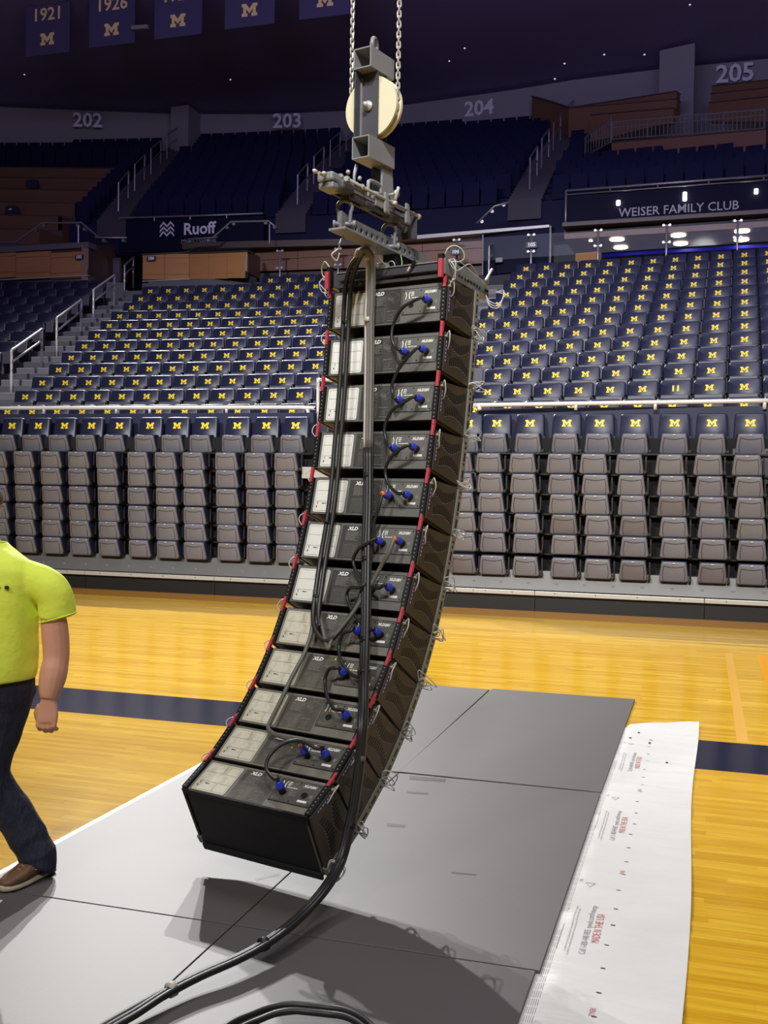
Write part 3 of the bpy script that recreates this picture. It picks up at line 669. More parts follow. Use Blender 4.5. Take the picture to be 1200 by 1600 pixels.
# navy end panel and club front
o = pq((755, 362), (862, 354), (862, 420), (755, 430), 28.0, 'club_navy', 'navy_screen', None, .15, 27.6, back=False); tag(o, 'dark navy screen panel right of the rigging, behind the handrail', 'panel')
o = MB().cyl(at(860, 353, 27.5), at(858.5, 452, 27.5), .03, 8).build('screen_post', 'rail_steel'); tag(o, 'slim steel post at the right end of the navy screen', 'post')
o = MB().cyl(at(754.5, 362, 27.9), at(754, 430, 27.9), .02, 8).build('screen_edge', 'rail_steel'); tag(o, 'slim steel edge at the left end of the navy screen', 'post')
o = MB().box(at(780, 406.5, 27.8), (.2, .06, .13)).build('junction_box', 'deck_metal', None, False, .01); tag(o, 'small pale wall box on the navy screen', 'box')
YCc = 29.5
ZC = at(885, 299, YCc).z; PL, PR = at(885, 299, YCc), onz(1230, 273, ZC)
e = empty('club_wall'); tag(e, 'dark navy club front with pale lettering above the right seats', 'wall panel')
zl = zabove(PL, 357)
MB().slab([PL, PR, V((PR.x, PR.y, zl)), V((PL.x, PL.y, zl))], (0, .2, 0)).build('panel', 'club_navy', e)
r1 = PL+V((0, -.05, .0)); r2 = PR+V((0, -.05, 0))
MB().cyl(r1, r2, .035, 8).build('top_rail', 'rail_steel', e, True); MB().cyl(r1-V((0, 0, .11)), r2-V((0, 0, .11)), .02, 6).build('lower_rail', 'rail_steel', e, True)
MB().cyl(r1, V((r1.x, r1.y, zabove(PL, 372))), .03, 8).build('end_post', 'rail_steel', e, True)
for k in (.21, .43, .66, .9):
    p = r1.lerp(r2, k); MB().cyl(p, p-V((0, 0, .12)), .02, 6).build('rail_stub', 'rail_steel', e)
dirx = (PR-PL); dirx.z = 0; dirx.normalize(); nrm = V((dirx.y, -dirx.x, 0))
def on_front(px, py, off=.03): return onplane(px, py, PL+nrm*off, nrm)
c = on_front(1059, 327); text_mb(MB(), 'WEISER FAMILY CLUB', frame(c, dirx, V((0, 0, 1)), nrm), size=.33, bold=.002, narrow=.98).build('lettering', 'sign_grey', e)
for px, py, h in ((966, 317, .12), (1070, 307, .22), (1181.5, 299, .12)):
    p = on_front(px, py, .05); lt = MB().lathe([(.02, -h/2), (.05, -h/2), (.05, h/2), (.02, h/2)], p, (0, 0, 1), 8).build('wall_light', 'lamp_glow'); tag(lt, {966: 'left small bright wall light on the club front', 1070: 'middle tall bright wall light on the club front', 1181.5: 'right small bright wall light on the club front'}[px], 'light')
z0, z1, z2 = zabove(PL, 356), zabove(PL, 362), zabove(PL, 376)
e = empty('club_ledge'); tag(e, 'dark ledge band running below the club lettering', 'ledge')
MB().slab([PL+nrm*.6-V((0, 0, PL.z-z0)), PR+nrm*.6-V((0, 0, PL.z-z0)), PR+nrm*.6-V((0, 0, PL.z-z1)), PL+nrm*.6-V((0, 0, PL.z-z1))], -nrm*.7).build('band', 'fascia_edge', e)
e = empty('concourse_soffit'); tag(e, 'brown soffit of the lit concourse behind the right top row', 'ceiling')
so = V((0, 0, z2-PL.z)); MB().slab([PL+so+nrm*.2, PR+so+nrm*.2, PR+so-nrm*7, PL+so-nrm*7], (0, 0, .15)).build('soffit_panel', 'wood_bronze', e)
struct(MB().slab([PL-V((0, 0, PL.z-z2))-nrm*7, PR-V((0, 0, PL.z-z2))-nrm*7, PR-V((0, 0, PL.z-z2+3))-nrm*7, PL-V((0, 0, PL.z-z2+3))-nrm*7], -nrm*.2).build('wall_concourse', 'concrete_dark'))
for i, (px, py) in enumerate(((964, 375), (1060, 368.5), (1159.5, 362), (970, 387.5), (1063.5, 381.5), (1158.5, 375.5), (923, 377))):
    d = ray(px, py); t = (PL.z+so.z-.03-CAMH)/d.z; p = CP+d*t
    k = (p-PL).dot(nrm)
    if k < -6.6 or k > .2: p = onplane(px, py, PL-nrm*3, nrm); 
    lt = MB().lathe([(.03, 0), (.20 if i < 6 else .05, 0), (.20 if i < 6 else .05, .02), (.03, .025)], p, (0, 0, 1), 10).build('downlight', 'lamp_glow')
    tag(lt, 'round ceiling light, %s' % ['front row, left, above the right seats', 'front row, middle, above the right seats', 'front row, right, above the right seats', 'lower row, left, above the right seats', 'lower row, middle, above the right seats', 'lower row, right, above the right seats', 'tiny one at the left end of the soffit'][i], 'light', 'concourse lights')
o = MB().lathe([(.02, 0), (.07, 0), (.07, .03), (.02, .04)], at(854, 384, 29.2), (0, -1, 0), 12).build('wall_light', 'lamp_glow'); tag(o, 'bright round light beside the 105 sign', 'light')
o = pq((935, 397), (1230, 379), (1230, 384), (935, 401), 31.5, 'blue_glow', 'blue_light_strip', None, .1, 30.2, back=False); tag(o, 'blue lit strip just above the right top row of seats', 'light')
o = pq((898, 396), (934, 393), (934, 452), (898, 455), 28.4, 'wood_fascia', 'wood_counter', None, .2, 28.2, back=False); tag(o, 'small wood counter front behind the right top row', 'counter')
for a, b, Ya, Yb, lab in ((718, 829, 27.9, 27.4, 'clear glass pane left of the 105 sign'), (831, 933, 27.4, 27.2, 'clear glass pane right of the 105 sign'), (935, 1040, 27.2, 27.0, 'second clear glass pane right of the 105 sign'), (1042, 1151, 27.0, 26.8, 'third clear glass pane right of the 105 sign'), (1153, 1240, 26.8, 26.65, 'clear glass pane at the right photo edge')):
    g = lambda x: 374-(x-718)*.069
    o = pq((a, g(a)), (b, g(b)), (b, g(b)+36), (a, g(a)+36), Ya, 'glass', 'glass_screen', None, .012, Yb, back=False); tag(o, lab, 'glass', 'glass guard panes')
# sponsor wall and the bent handrails
YR_ = 29.3
e = empty('sponsor_wall'); tag(e, 'dark navy wall with pale sponsor lettering above the wood fascia', 'wall panel')
pq((186, 341), (412, 335), (412, 386), (186, 396), YR_, 'club_navy', 'panel', e, .2, YR_, back=False)
P = [at(x, y, YR_-.08) for x, y in ((185, 346), (188, 340.5), (300, 337.5), (411, 333.5))]; MB().tube(P, .03, 8).build('top_rail', 'rail_steel', e, True)
for x, y in ((241, 340), (297, 338), (354, 336)): MB().cyl(at(x, y, YR_-.08), at(x, y+5, YR_-.08), .02, 6).build('rail_stub', 'rail_steel', e)
X3 = V((1, 0, .0)); Z3 = V((0, 0, 1)); N3 = V((0, -1, 0))
c = at(311, 357.5, YR_-.02); text_mb(MB(), 'Ruoff', frame(c, X3, Z3, N3), size=.50, bold=.012).build('lettering', 'sign_text', e)
c = at(310, 376, YR_-.02); text_mb(MB(), 'MORTGAGE', frame(c, X3, Z3, N3), size=.19, bold=.0, narrow=1.15).build('small_lettering', 'sign_grey', e)
q = MB(); c = at(261, 358, YR_-.02)
for i in range(-2, 3):
    for s in (-1, 1):
        for h in (-1, 1):
            if (i+h) % 2 == 0: continue
            o_ = V((i*.075, 0, h*.085)); d_ = V((.075, 0, .06*s*h)); q.slab([c+o_-d_-V((0, 0, .022)), c+o_+d_-V((0, 0, .022)), c+o_+d_+V((0, 0, .022)), c+o_-d_+V((0, 0, .022))], (0, -.01, 0)) if s > 0 else None
q = MB()
for i in range(4):
    for r in range(3):
        s = 1 if i % 2 == 0 else -1; cx, cz = -.18+.12*i, -.14+.14*r
        o_ = c+V((cx, 0, cz)); d_ = V((.066, 0, .066*s)); q.slab([o_-d_-V((0, 0, .034)), o_+d_-V((0, 0, .034)), o_+d_+V((0, 0, .034)), o_-d_+V((0, 0, .034))], (0, -.01, 0))
q.build('logo_mark', 'sign_text', e)
def bent_rail(pts, Y, label, studs, drops=()):
    e = empty('glass_handrail'); tag(e, label, 'handrail', 'bent handrails on glass')
    P = [at(x, y, Y) for x, y in pts]; MB().tube(P, .032, 8).build('rail', 'rail_steel', e, True)
    for x, y in studs: p = at(x, y, Y); MB().cyl(p, p+V((0, .12, 0)), .05, 8).build('stud', 'rail_steel', e)
    for x, y0, y1 in drops: MB().cyl(at(x, y0, Y), at(x, y1, Y), .02, 6).build('post', 'rail_steel', e)
bent_rail([(-30, 379), (25, 378.5), (66, 348.5), (127, 348), (155, 371.5), (198, 371.5)], 27.2, 'bent steel handrail above the 101 sign', [(55, 358), (68, 352), (120.5, 352), (131, 358), (150.5, 369.5), (161, 375.5), (192, 375.5)], [(122.5, 352, 384)])
bent_rail([(294, 374), (333, 371.5), (361, 346.5), (420, 345.5), (432, 356)], 27.6, 'bent steel handrail in front of the sponsor lettering', [(296, 376), (326, 375), (336, 369), (354, 355), (365, 349.5), (415, 348), (429, 354.5)], [(421, 350, 380)])
bent_rail([(745, 349), (773, 322), (795, 316)], 28.6, 'short slanted steel handrail right of the rigging clamp', [(753, 346), (769, 330), (787, 320)])
# ============================================================ STEPPED WOOD LOGES, LEFT
for i, (yt, xr, xs2) in enumerate(((262, 189, 168), (278, 168, 147), (296, 147, 123), (316, 123, 97), (336, 97, 68), (357.5, 68, 60))):
    Y = 35.6-i*1.15; e = empty('loge_tier'); tag(e, 'stepped brown loge front at the left edge, %s from the top' % ORD[i], 'loge')
    pq((-60, yt-2.6), (xr, yt+1.2), (xr, yt+24), (-60, yt+22), Y, 'wood_bronze', 'front', e, .12, Y, back=False)
    pq((-60, yt-3.0), (xr, yt+.8), (xr, yt+2.2), (-60, yt-1.2), Y-.03, 'fascia_edge', 'cap', e, .2, Y, back=False)
    a = at(xr, yt+1.2, Y); b = V((a.x, a.y+1.2, a.z)); MB().slab([a, b, V((b.x, b.y, a.z-3.)), V((a.x, a.y, a.z-3.))], (-.15, 0, 0)).build('end_panel', 'wood_bronze', e)
for px, py, Y, lab in ((50, 287, 34.2, 'small dark monitor box on the upper brown loge'), (19, 328, 31.9, 'small dark monitor box on the lower brown loge')):
    p = at(px, py, Y); e = empty('monitor_box', p); tag(e, lab, 'monitor'); MB().hexa([(-.24, -.1, -.14), (.3, -.1, -.14), (.3, .1, -.14), (-.24, .1, -.14), (-.2, -.1, .14), (.2, -.1, .14), (.2, .1, .14), (-.2, .1, .14)]).build('case', 'sign_dark', e, False, .02)
    MB().box((0, -.102, 0), (.12, .004, .05)).build('screen', 'sign_text' if px < 40 else 'sign_dark', e)
# ============================================================ UPPER BOWL
URA, URB, UZA, UZB = 73.2, 86.0, 10.0, 16.55
NROW = 19
def uarc(a, R_, z): return V((XC+R_*math.sin(a), YC+R_*math.cos(a), z))
def uang(px, py, R_):
    d = ray(px, py); d = V((d.x, d.y)).normalized(); c = V((XC, YC)); b = d.dot(c); t = b+math.sqrt(b*b-c.length_squared+R_*R_); p = d*t; return math.atan2(p.x-XC, p.y-YC)
ais = [((286, 226), (176, 345)), ((566, 218), (455, 375)), ((900, 226), (820, 355))]
us = MB(); st_mb = []
for r in range(NROW):
    t = r/(NROW-1); R_ = URA+(URB-URA)*t; z = UZA+(UZB-UZA)*t
    gaps = []
    for (xt, yt), (xb, yb) in ais:
        aa = uang(xb+(xt-xb)*t, yb+(yt-yb)*t, R_); gaps.append(aa)
    dr = (URB-URA)/(NROW-1); dz = (UZB-UZA)/(NROW-1)
    ym = proj(uarc(uang(150, 300, R_), R_, z))[1]; yr = proj(uarc(uang(1000, 250, R_), R_, z))[1]
    aL0 = -.36 if ym < 262 else uang(196-max(0, (ym-262))*1.0, ym, R_); aR0 = .22 if yr > 262 else uang(915, yr, R_)
    rg = [[uarc(aL0+(aR0-aL0)*i/24, R_, z-1.), uarc(aL0+(aR0-aL0)*i/24, R_+dr+.05, z-1.), uarc(aL0+(aR0-aL0)*i/24, R_+dr+.05, z), uarc(aL0+(aR0-aL0)*i/24, R_, z)] for i in range(25)]
    struct(MB().rings(rg).build('floor_upper_tier', 'upper_tread'))
    a = aL0+.3/R_
    while a < aR0-.3/R_:
        if all(abs(a-g) > .74/R_ for g in gaps):
            T = Matrix.Translation(uarc(a, R_+.32, z)) @ Matrix.Rotation(-a, 4, 'Z')
            q = MB(); q.hexa([(-.24, .0, .12), (.24, .0, .12), (.24, .06, .12), (-.24, .06, .12), (-.225, .06, .82), (.225, .06, .82), (.225, .12, .82), (-.225, .12, .82)]); q.xf(T)
            o_ = len(us.v); us.v += q.v; us.f += [tuple(i+o_ for i in f) for f in q.f]; us.mi += q.mi
        a += .52/R_
o = us.build('upper_seats', 'upper_seat'); tag(o, 'dark navy rows of seats in the unlit upper bowl', 'seats', kind='stuff')
# aisle stair blocks and their rails
for i, ((xt, yt), (xb, yb)) in enumerate(ais):
    e = empty('upper_stairs'); tag(e, ['dim stairs rising to the pillar between 202 and 203', 'dim stairs in the upper bowl left of the rigging', 'dim stairs in the upper bowl below the 205 loges'][i], 'stairs')
    for r in range(NROW*2):
        t = r/(2*NROW-2); R_ = URA+(URB-URA)*t; z = UZA+(UZB-UZA)*t; aa = uang(xb+(xt-xb)*t, yb+(yt-yb)*t, R_)
        a, b = aa-.48/R_, aa+.48/R_
        MB().slab([uarc(a, R_-.1, z-.5), uarc(b, R_-.1, z-.5), uarc(b, R_-.1, z+.10), uarc(a, R_-.1, z+.10)], (0, .5, 0)).build('step', 'upper_step', e)
    for k in range(4):
        t0 = .08+.23*k; P = []
        for t in (t0, t0+.14):
            R_ = URA+(URB-URA)*t; z = UZA+(UZB-UZA)*t; P.append(uarc(uang(xb+(xt-xb)*t, yb+(yt-yb)*t, R_), R_, z))
        MB().tube([P[0], P[0]+V((0, 0, 1.05)), P[1]+V((0, 0, 1.05)), P[1]], .028, 6).build('handrail', 'rail_steel', e)
        MB().cyl(P[0]+V((0, 0, .6)), P[1]+V((0, 0, .6)), .022, 6).build('mid_rail', 'rail_steel', e)
# outer wall with section numbers
ZT = 17.9
def outer(pts_top, ybot, name):
    Q = [onz(x, y, ZT) for x, y in pts_top]
    for (p, q), yb in zip(zip(Q, Q[1:]), ybot):
        n = (q-p).cross(V((0, 0, 1))).normalized()*-.5; zb = min(zabove(p, yb), zabove(q, yb))-2.5
        struct(MB().slab([V((p.x, p.y, zb)), V((q.x, q.y, zb)), q, p], n).build(name, 'upper_wall'))
    return Q
outer([(-90, 150), (0, 167), (266, 178)], (214, 222), 'wall_upper')
outer([(266, 178), (420, 178.5), (545, 173), (640, 163), (805, 140)], (223, 220, 216, 206), 'wall_upper')
outer([(805, 140), (902, 124), (1031, 108), (1240, 88)], (150, 150, 150), 'wall_upper')
for x0, x1, yt, lab in ((267, 299, 167, 'L'), (1031, 1086, 79, 'R')):
    a = onz(x0, yt+4, ZT-.1); b = onz(x1, yt+(4 if lab == 'L' else 2), ZT-.1); b.y = a.y+(b.x-a.x)*(-.05 if lab == 'L' else -.3)
    a2, b2 = a*1, b*1
    struct(MB().slab([V((a.x, a.y, 12)), V((b.x, b.y, 12)), V((b.x, b.y, zabove(a, yt))), V((a.x, a.y, zabove(a, yt)))], (0, 1.5, 0)).build('wall_pilaster', 'upper_wall'))
def wall_text(txt, px, py, slope, size, label):
    k = onz(px, py-22, ZT); p = V((k.x, k.y, zabove(k, py)))
    e = empty('section_number', p); tag(e, label, 'lettering')
    l = onz(px-20, py-22+slope*20, ZT); r_ = onz(px+20, py-22-slope*20, ZT); dx = (r_-l).normalized(); n = V((dx.y, -dx.x, 0)).normalized()
    text_mb(MB(), txt, frame(n*.12, dx, V((0, 0, 1)), n), size=size, bold=.02).build('digits', 'sign_text', e)
wall_text('202', 138, 190, -.03, .84, 'pale wall number 202 above the stepped loges at left')
wall_text('203', 450, 191, .02, .84, 'pale wall number 203 between the pillar and the rigging')
wall_text('204', 750, 171, .13, .84, 'pale wall number 204 just right of the pulley block')
wall_text('205', 1149, 117, .09, .92, 'pale wall number 205 at the upper right corner')
# loges and balcony rail, upper right
def loge(tl, tr, br, bl, Y, YR2, label, m='wood_bronze'):
    e = empty('loge'); tag(e, label, 'loge'); pq(tl, tr, br, bl, Y, m, 'front', e, .3, YR2, back=False)
    pq((tl[0], tl[1]-.6), (tr[0], tr[1]-.6), (tr[0], tr[1]+.8), (tl[0], tl[1]+.8), Y-.04, 'fascia_edge', 'cap', e, .4, YR2-.04, back=False); return e
loge((955, 222), (1196, 201), (1196, 242), (955, 262), 33.6, 31.6, 'brown balcony front under the white railing at upper right')
loge((888, 168), (1057, 142), (1057, 160), (888, 200), 39.5, 38, 'topmost brown loge front left of the 205 opening')
loge((888, 168.5), (1057, 154), (1057, 176), (888, 215), 38.2, 36.8, 'middle brown loge front left of the 205 opening')
loge((922, 179), (1052, 168), (1052, 190), (922, 222), 37, 35.6, 'lowest brown loge front left of the 205 opening')
loge((1112, 134), (1240, 120), (1240, 140), (1112, 148), 39, 37.6, 'topmost brown loge front below the number 205')
loge((1110, 146), (1240, 132), (1240, 155), (1110, 165), 38, 36.6, 'middle brown loge front below the number 205')
loge((1107, 160), (1240, 146), (1240, 190), (1107, 190), 37, 35.5, 'lowest brown loge front below the number 205')
loge((830, 150), (888, 168), (888, 225), (830, 215), 41.5, 39.5, 'dim brown side wall left of the 205 loges', 'wood_bronze')
def picket(pts, Yp, n, label, drop):
    e = empty('picket_railing'); tag(e, label, 'railing'); (x0, y0), (x1, y1) = pts; Ya, Yb = Yp
    A, B = at(x0, y0, Ya), at(x1, y1, Yb); Cc = V((A.x, A.y, zabove(A, y0+drop[0]))); D = V((B.x, B.y, zabove(B, y1+drop[1])))
    MB().cyl(A, B, .03, 6).build('top_rail', 'rail_steel', e); MB().cyl(A.lerp(Cc, .3), B.lerp(D, .3), .02, 6).build('mid_rail', 'rail_steel', e); MB().cyl(A.lerp(Cc, .95), B.lerp(D, .95), .02, 6).build('bottom_rail', 'rail_steel', e)
    for i in range(n+1): MB().cyl(A.lerp(B, i/n), Cc.lerp(D, i/n), .014 if i % 9 else .028, 5).build('picket', 'rail_steel', e)
picket(((957, 191), (1195, 171)), (33.8, 31.8), 36, 'white picket railing on the brown balcony at upper right', (28, 31))
picket(((915, 214), (955, 183)), (35, 33.8), 9, 'slanting white picket railing left of the brown balcony', (32, 40))
# ============================================================ CEILING AND BANNERS
ceil = struct(MB().bb((-60, -30, ZT+.15), (45, 70, ZT+.5)).build('ceiling', 'ceiling_lit_blue'))
def banner(px, py, Y, year, top, label):
    p = at(px, py, Y); e = empty('championship_banner', p); e.rotation_euler = (0, 0, .0); tag(e, label, 'banner', 'hanging title banners')
    hh = ZT+.1-p.z; MB().bb((-.86, 0, -.52), (.86, .03, hh)).build('cloth', 'banner_blue', e)
    m_poly(MB(), Matrix.Translation((0, -.004, 0)), .54, .01).build('emblem', 'banner_gold', e)
    if year: text_mb(MB(), year, frame(V((0, -.01, .82)), V((1, 0, 0)), V((0, 0, 1)), V((0, -1, 0))), size=.60, bold=.01, narrow=1.0).build('year', 'banner_gold', e)
    if top: text_mb(MB(), top, frame(V((-.0, -.01, 1.30)), V((1, 0, 0)), V((0, 0, 1)), V((0, -1, 0))), size=.28, bold=.005, narrow=.8).build('title_line', 'banner_gold', e)
banner(74, 61, 31, '1921', 'BIG TEN', 'leftmost blue hanging banner, reading 1921')
banner(174.5, 46, 31, '1926', None, 'second blue hanging banner from the left, reading 1926')
banner(278, 32, 31, '1927', None, 'blue hanging banner with gold M, third from the left')
banner(390, 15.5, 31, None, None, 'blue hanging banner with gold M, fourth from the left')
banner(508, 0, 31, None, None, 'blue hanging banner with gold M beside the chains')
for i, (px, py) in enumerate(((38, 117), (360, 125), (702, 96), (944, 86), (1007, 86), (882, 100), (867, 124), (726, 76), (1078, 8))):
    p = at(px, py, 32 if i < 3 else 29); o = MB().lathe([(.01, 0), (.026, .0), (.026, .02), (.01, .03)], p, (0, 0, 1), 8).build('roof_lamp', 'lamp_dim')
    tag(o, 'tiny dim roof lamp, %s from the left of the ceiling' % ORD[[0, 1, 2, 6, 7, 5, 4, 3, 8][i]], 'light', 'roof lamps')
o = MB().slab([at(102+103, 40, 30.8)+V((0, 0, -.12)), at(230, 38, 30.8)+V((0, 0, -.12)), at(230, 38, 30.8), at(205, 40, 30.8)], (0, .1, 0)).build('roof_fitting', 'upper_wall'); tag(o, 'small pale fitting between the banners', 'fitting')
e = empty('roof_speaker', onz(1072, 92, ZT)); tag(e, 'small pale ceiling fitting above the number 205', 'fitting')
MB().lathe([(.02, 0), (.12, .1), (.02, .2)], (0, -.3, -.6), (0, 0, 1), 8).lathe([(.02, 0), (.03, .5)], (0, -.3, -.4), (0, 0, 1), 6).build('fitting_body', 'upper_wall', e)
# ============================================================ HANGING LINE ARRAY
AN = math.radians(15.898)
AU = V((math.cos(AN), -math.sin(AN), 0)); AD = V((math.sin(AN), math.cos(AN), 0)); AZ = V((0, 0, 1))
AO = V((-1.2883, 5.2088, 0))-AU*.34
def G(s, d, z): return AO+AU*s+AD*d+AZ*z
HR, HF, DP = .2029, .2656, .3266
TILT = [math.radians(t) for t in (5.3, 6.8, 8.7, 11., 14.1, 18.4, 22.7, 28.4, 35.7, 42.8, 50.7, 59.3)]
BOX = []
_f = V((.3289, 2.8728))
for t in TILT:
    ax = V((math.cos(t), -math.sin(t))); dn = V((-math.sin(t), -math.cos(t)))
    mid = _f+dn*HF/2; rc = mid-ax*DP
    X, Y_, Z_ = AU, AD*ax.x+AZ*ax.y, -(AD*dn.x+AZ*dn.y)
    BOX.append(frame(G(0, rc.x, rc.y), X, Y_, Z_)); _f = _f+dn*HF
def rear(px, py, off=.0):
    best = None
    for k, m in enumerate(BOX):
        n = -(m.to_3x3() @ V((0, 1, 0))); p = onplane(px, py, m.translation+n*off, n); l = m.inverted() @ p
        s = abs(l.z)
        if best is None or s < best[0]: best = (s, k, p, l)
    return best
mat('bar_grey', (124, 122, 114), .5, .05, var=.14, scale=16, dirt=((84, 82, 76), .55, .85, 20))
# --- shared meshes of one cabinet (local: x width, y towards the front, z up)
E_ = .012
def cab_mesh():
    def pr(y, ins):
        h = (HR+(HF-HR)*y/DP)/2-ins; w_ = .34-ins; return [V((-w_, y, -h)), V((w_, y, -h)), V((w_, y, h)), V((-w_, y, h))]
    return MB().rings([pr(0, .004), pr(.004, 0), pr(DP-.004, .0), pr(DP, .004)])
def textbars(mb, x0, x1, z0, z1, n, y=-.0012, seed=1):
    rnd = random.Random(seed)
    for i in range(n):
        z = z1-(z1-z0)*(i+.5)/n; h = (z1-z0)/n*.24; x = x0
        e = x0+(x1-x0)*rnd.uniform(.72, 1.0)
        while x < e:
            l = rnd.uniform(.008, .028); b = min(x+l, e); mb.add([(x, y, z-h), (b, y, z-h), (b, y, z+h), (x, y, z+h)], [(0, 1, 2, 3)]); x = b+.003
def lines(mb, pts, w=.0012, y=-.0014):
    for a, b in zip(pts, pts[1:]):
        a = V(a); b = V(b); d = (b-a); n = V((-d.y, d.x)).normalized()*w/2
        mb.add([(a.x+n.x, y, a.y+n.y), (a.x-n.x, y, a.y-n.y), (b.x-n.x, y, b.y-n.y), (b.x+n.x, y, b.y+n.y)], [(0, 1, 2, 3)])
def rrect(x0, x1, z0, z1, r, y, n=4):
    out = []
    for cx, cz, a0 in ((x1-r, z1-r, 0), (x0+r, z1-r, 90), (x0+r, z0+r, 180), (x1-r, z0+r, 270)):
        for k in range(n): a = math.radians(a0+90*k/(n-1)); out.append(V((cx+r*math.cos(a), y, cz+r*math.sin(a))))
    return out
TR = Matrix.Rotation(PI/2, 4, 'X')
LX0, LX1, LZ0, LZ1 = -.322, -.125, -.088, .084
IX0, IX1 = -.108, .094
KX0, KX1, KZ0, KZ1 = .104, .330, -.052, .078
m_cab = cab_mesh().mesh('body')
m_label = MB().slab(rrect(LX0, LX1, LZ0, LZ1, .01, 0), (0, -.0016, 0)).mesh('label_sheet')
q = MB(); lines(q, [(LX0+.008, LZ0+.008), (LX1-.008, LZ0+.008), (LX1-.008, LZ1-.008), (LX0+.008, LZ1-.008), (LX0+.008, LZ0+.008)], .001, -.0022)
lines(q, [(LX0+.008, .028), (LX1-.008, .028)], .0011, -.0022); lines(q, [(LX0+.008, -.030), (LX1-.008, -.030)], .0011, -.0022)
lines(q, [(-.215, .028), (-.215, LZ1-.008)], .0011, -.0022); lines(q, [(-.205, LZ0+.008), (-.205, -.030)], .0011, -.0022)
for x, z, wd in ((-.305, -.065, .006), (-.300, -.045, .004)): q.add([(x, -.0022, z), (x+wd, -.0022, z), (x+wd, -.0022, z+.012), (x, -.0022, z+.012)], [(0, 1, 2, 3)])
textbars(q, -.27, -.235, -.046, -.036, 1, -.0022, 3)
m_lines = q.mesh('label_lines')
m_info = MB().slab(rrect(IX0, IX1, -.090, .088, .004, 0), (0, -.0008, 0)).mesh('info_sheet')
q = MB(); textbars(q, -.080, .002, .006, .054, 9, seed=2)
x0, x1, z0, z1 = -.084, .0, -.080, -.008
for i in range(9): lines(q, [(x0, z0+(z1-z0)*i/8), (x1, z0+(z1-z0)*i/8)], .0007)
for i in range(14): lines(q, [(x0+(x1-x0)*i/13, z0), (x0+(x1-x0)*i/13, z1)], .0007)
lines(q, [(x0, z1-.012), (x0+.04, z1-.008), (x0+.062, z1-.010), (x1-.006, z0+.008)], .0012)
textbars(q, .016, .080, -.080, -.074, 1, seed=5); textbars(q, .01, .07, -.030, -.024, 1, seed=6)
lines(q, [(.02, -.066), (.05, -.066), (.05, -.040), (.078, -.040)], .001); lines(q, [(.026, -.066), (.026, -.046), (.044, -.046), (.044, -.066)], .001)
lines(q, [(.006, .060), (.034, .074), (.082, .060), (.082, .030), (.048, .012), (.006, .038), (.006, .060), (.048, .042), (.082, .060)], .0012); lines(q, [(.048, .042), (.048, .012)], .0012)
text_mb(q, 'XLD', frame(V((.030, -.0015, .036)), V((1, 0, -.35)).normalized(), AZ, V((0, -1, 0))), size=.020, bold=.0004)
lines(q, [(IX0, .088), (IX1, .088)], .001)
m_print = q.mesh('printed_text')
q = MB(); text_mb(q, 'XLD', Matrix.Translation((-.044, -.0016, .069)) @ TR, size=.026, bold=.0012, shear=.25, narrow=1.15); m_xld = q.mesh('lettering')
m_plate = MB().slab(rrect(KX0, KX1, KZ0, KZ1, .006, 0), (0, -.003, 0)).mesh('connector_plate')
q = MB(); lines(q, [(p.x, p.z) for p in rrect(KX0-.002, KX1+.002, KZ0-.002, KZ1+.002, .007, 0)]+[(KX1+.005, KZ1-.005)], .0034, -.0011); m_gap = q.mesh('plate_seam')
q = MB()
for x in (KX0+.010, .215, KX1-.010):
    for z in (KZ0+.010, KZ1-.010): q.lathe([(.0042, 0), (.0042, -.0), (.003, .002)], (x, -.003, z), (0, -1, 0), 8)
m_screw = q.mesh('screw')
q = MB(); text_mb(q, 'XLD281', Matrix.Translation((.272, -.0042, .056)) @ TR, size=.0185, bold=.0008, shear=.25, narrow=1.1)
for s, x in ((-1, .128), (1, .144)):
    pts = [(x+s*.007*(1-math.cos(1.05*k/4)*1.0)*1.6, .046+.019*k/4) for k in range(-4, 5)]; lines(q, pts, .0045, -.0042)
textbars(q, .156, .180, .040, .066, 3, -.0042, 8)
textbars(q, .16, .232, .028, .036, 1, -.0042, 9)
q.add([(.255, -.0042, -.036), (.305, -.0042, -.036), (.305, -.0042, -.024), (.255, -.0042, -.024)], [(0, 1, 2, 3)])
m_kprint = q.mesh('plate_lettering')
q = MB(); textbars(q, .19, .235, -.014, .020, 5, -.0042, 11); textbars(q, .115, .18, -.045, -.030, 2, -.0042, 12); q.add([(.30, -.0042, -.005), (.315, -.0042, -.005), (.315, -.0042, .012), (.30, -.0042, .012)], [(0, 1, 2, 3)]); m_kgrey = q.mesh('plate_fine_print')
SOCK = {'L': V((.158, 0, -.002)), 'R': V((.272, 0, .004))}
m_sock = MB().lathe([(.016, 0), (.016, .004), (.011, .004), (.011, .001), (.004, .001), (.004, .005), (.0005, .005)], (0, -.003, 0), (0, -1, 0), 16).mesh('socket')
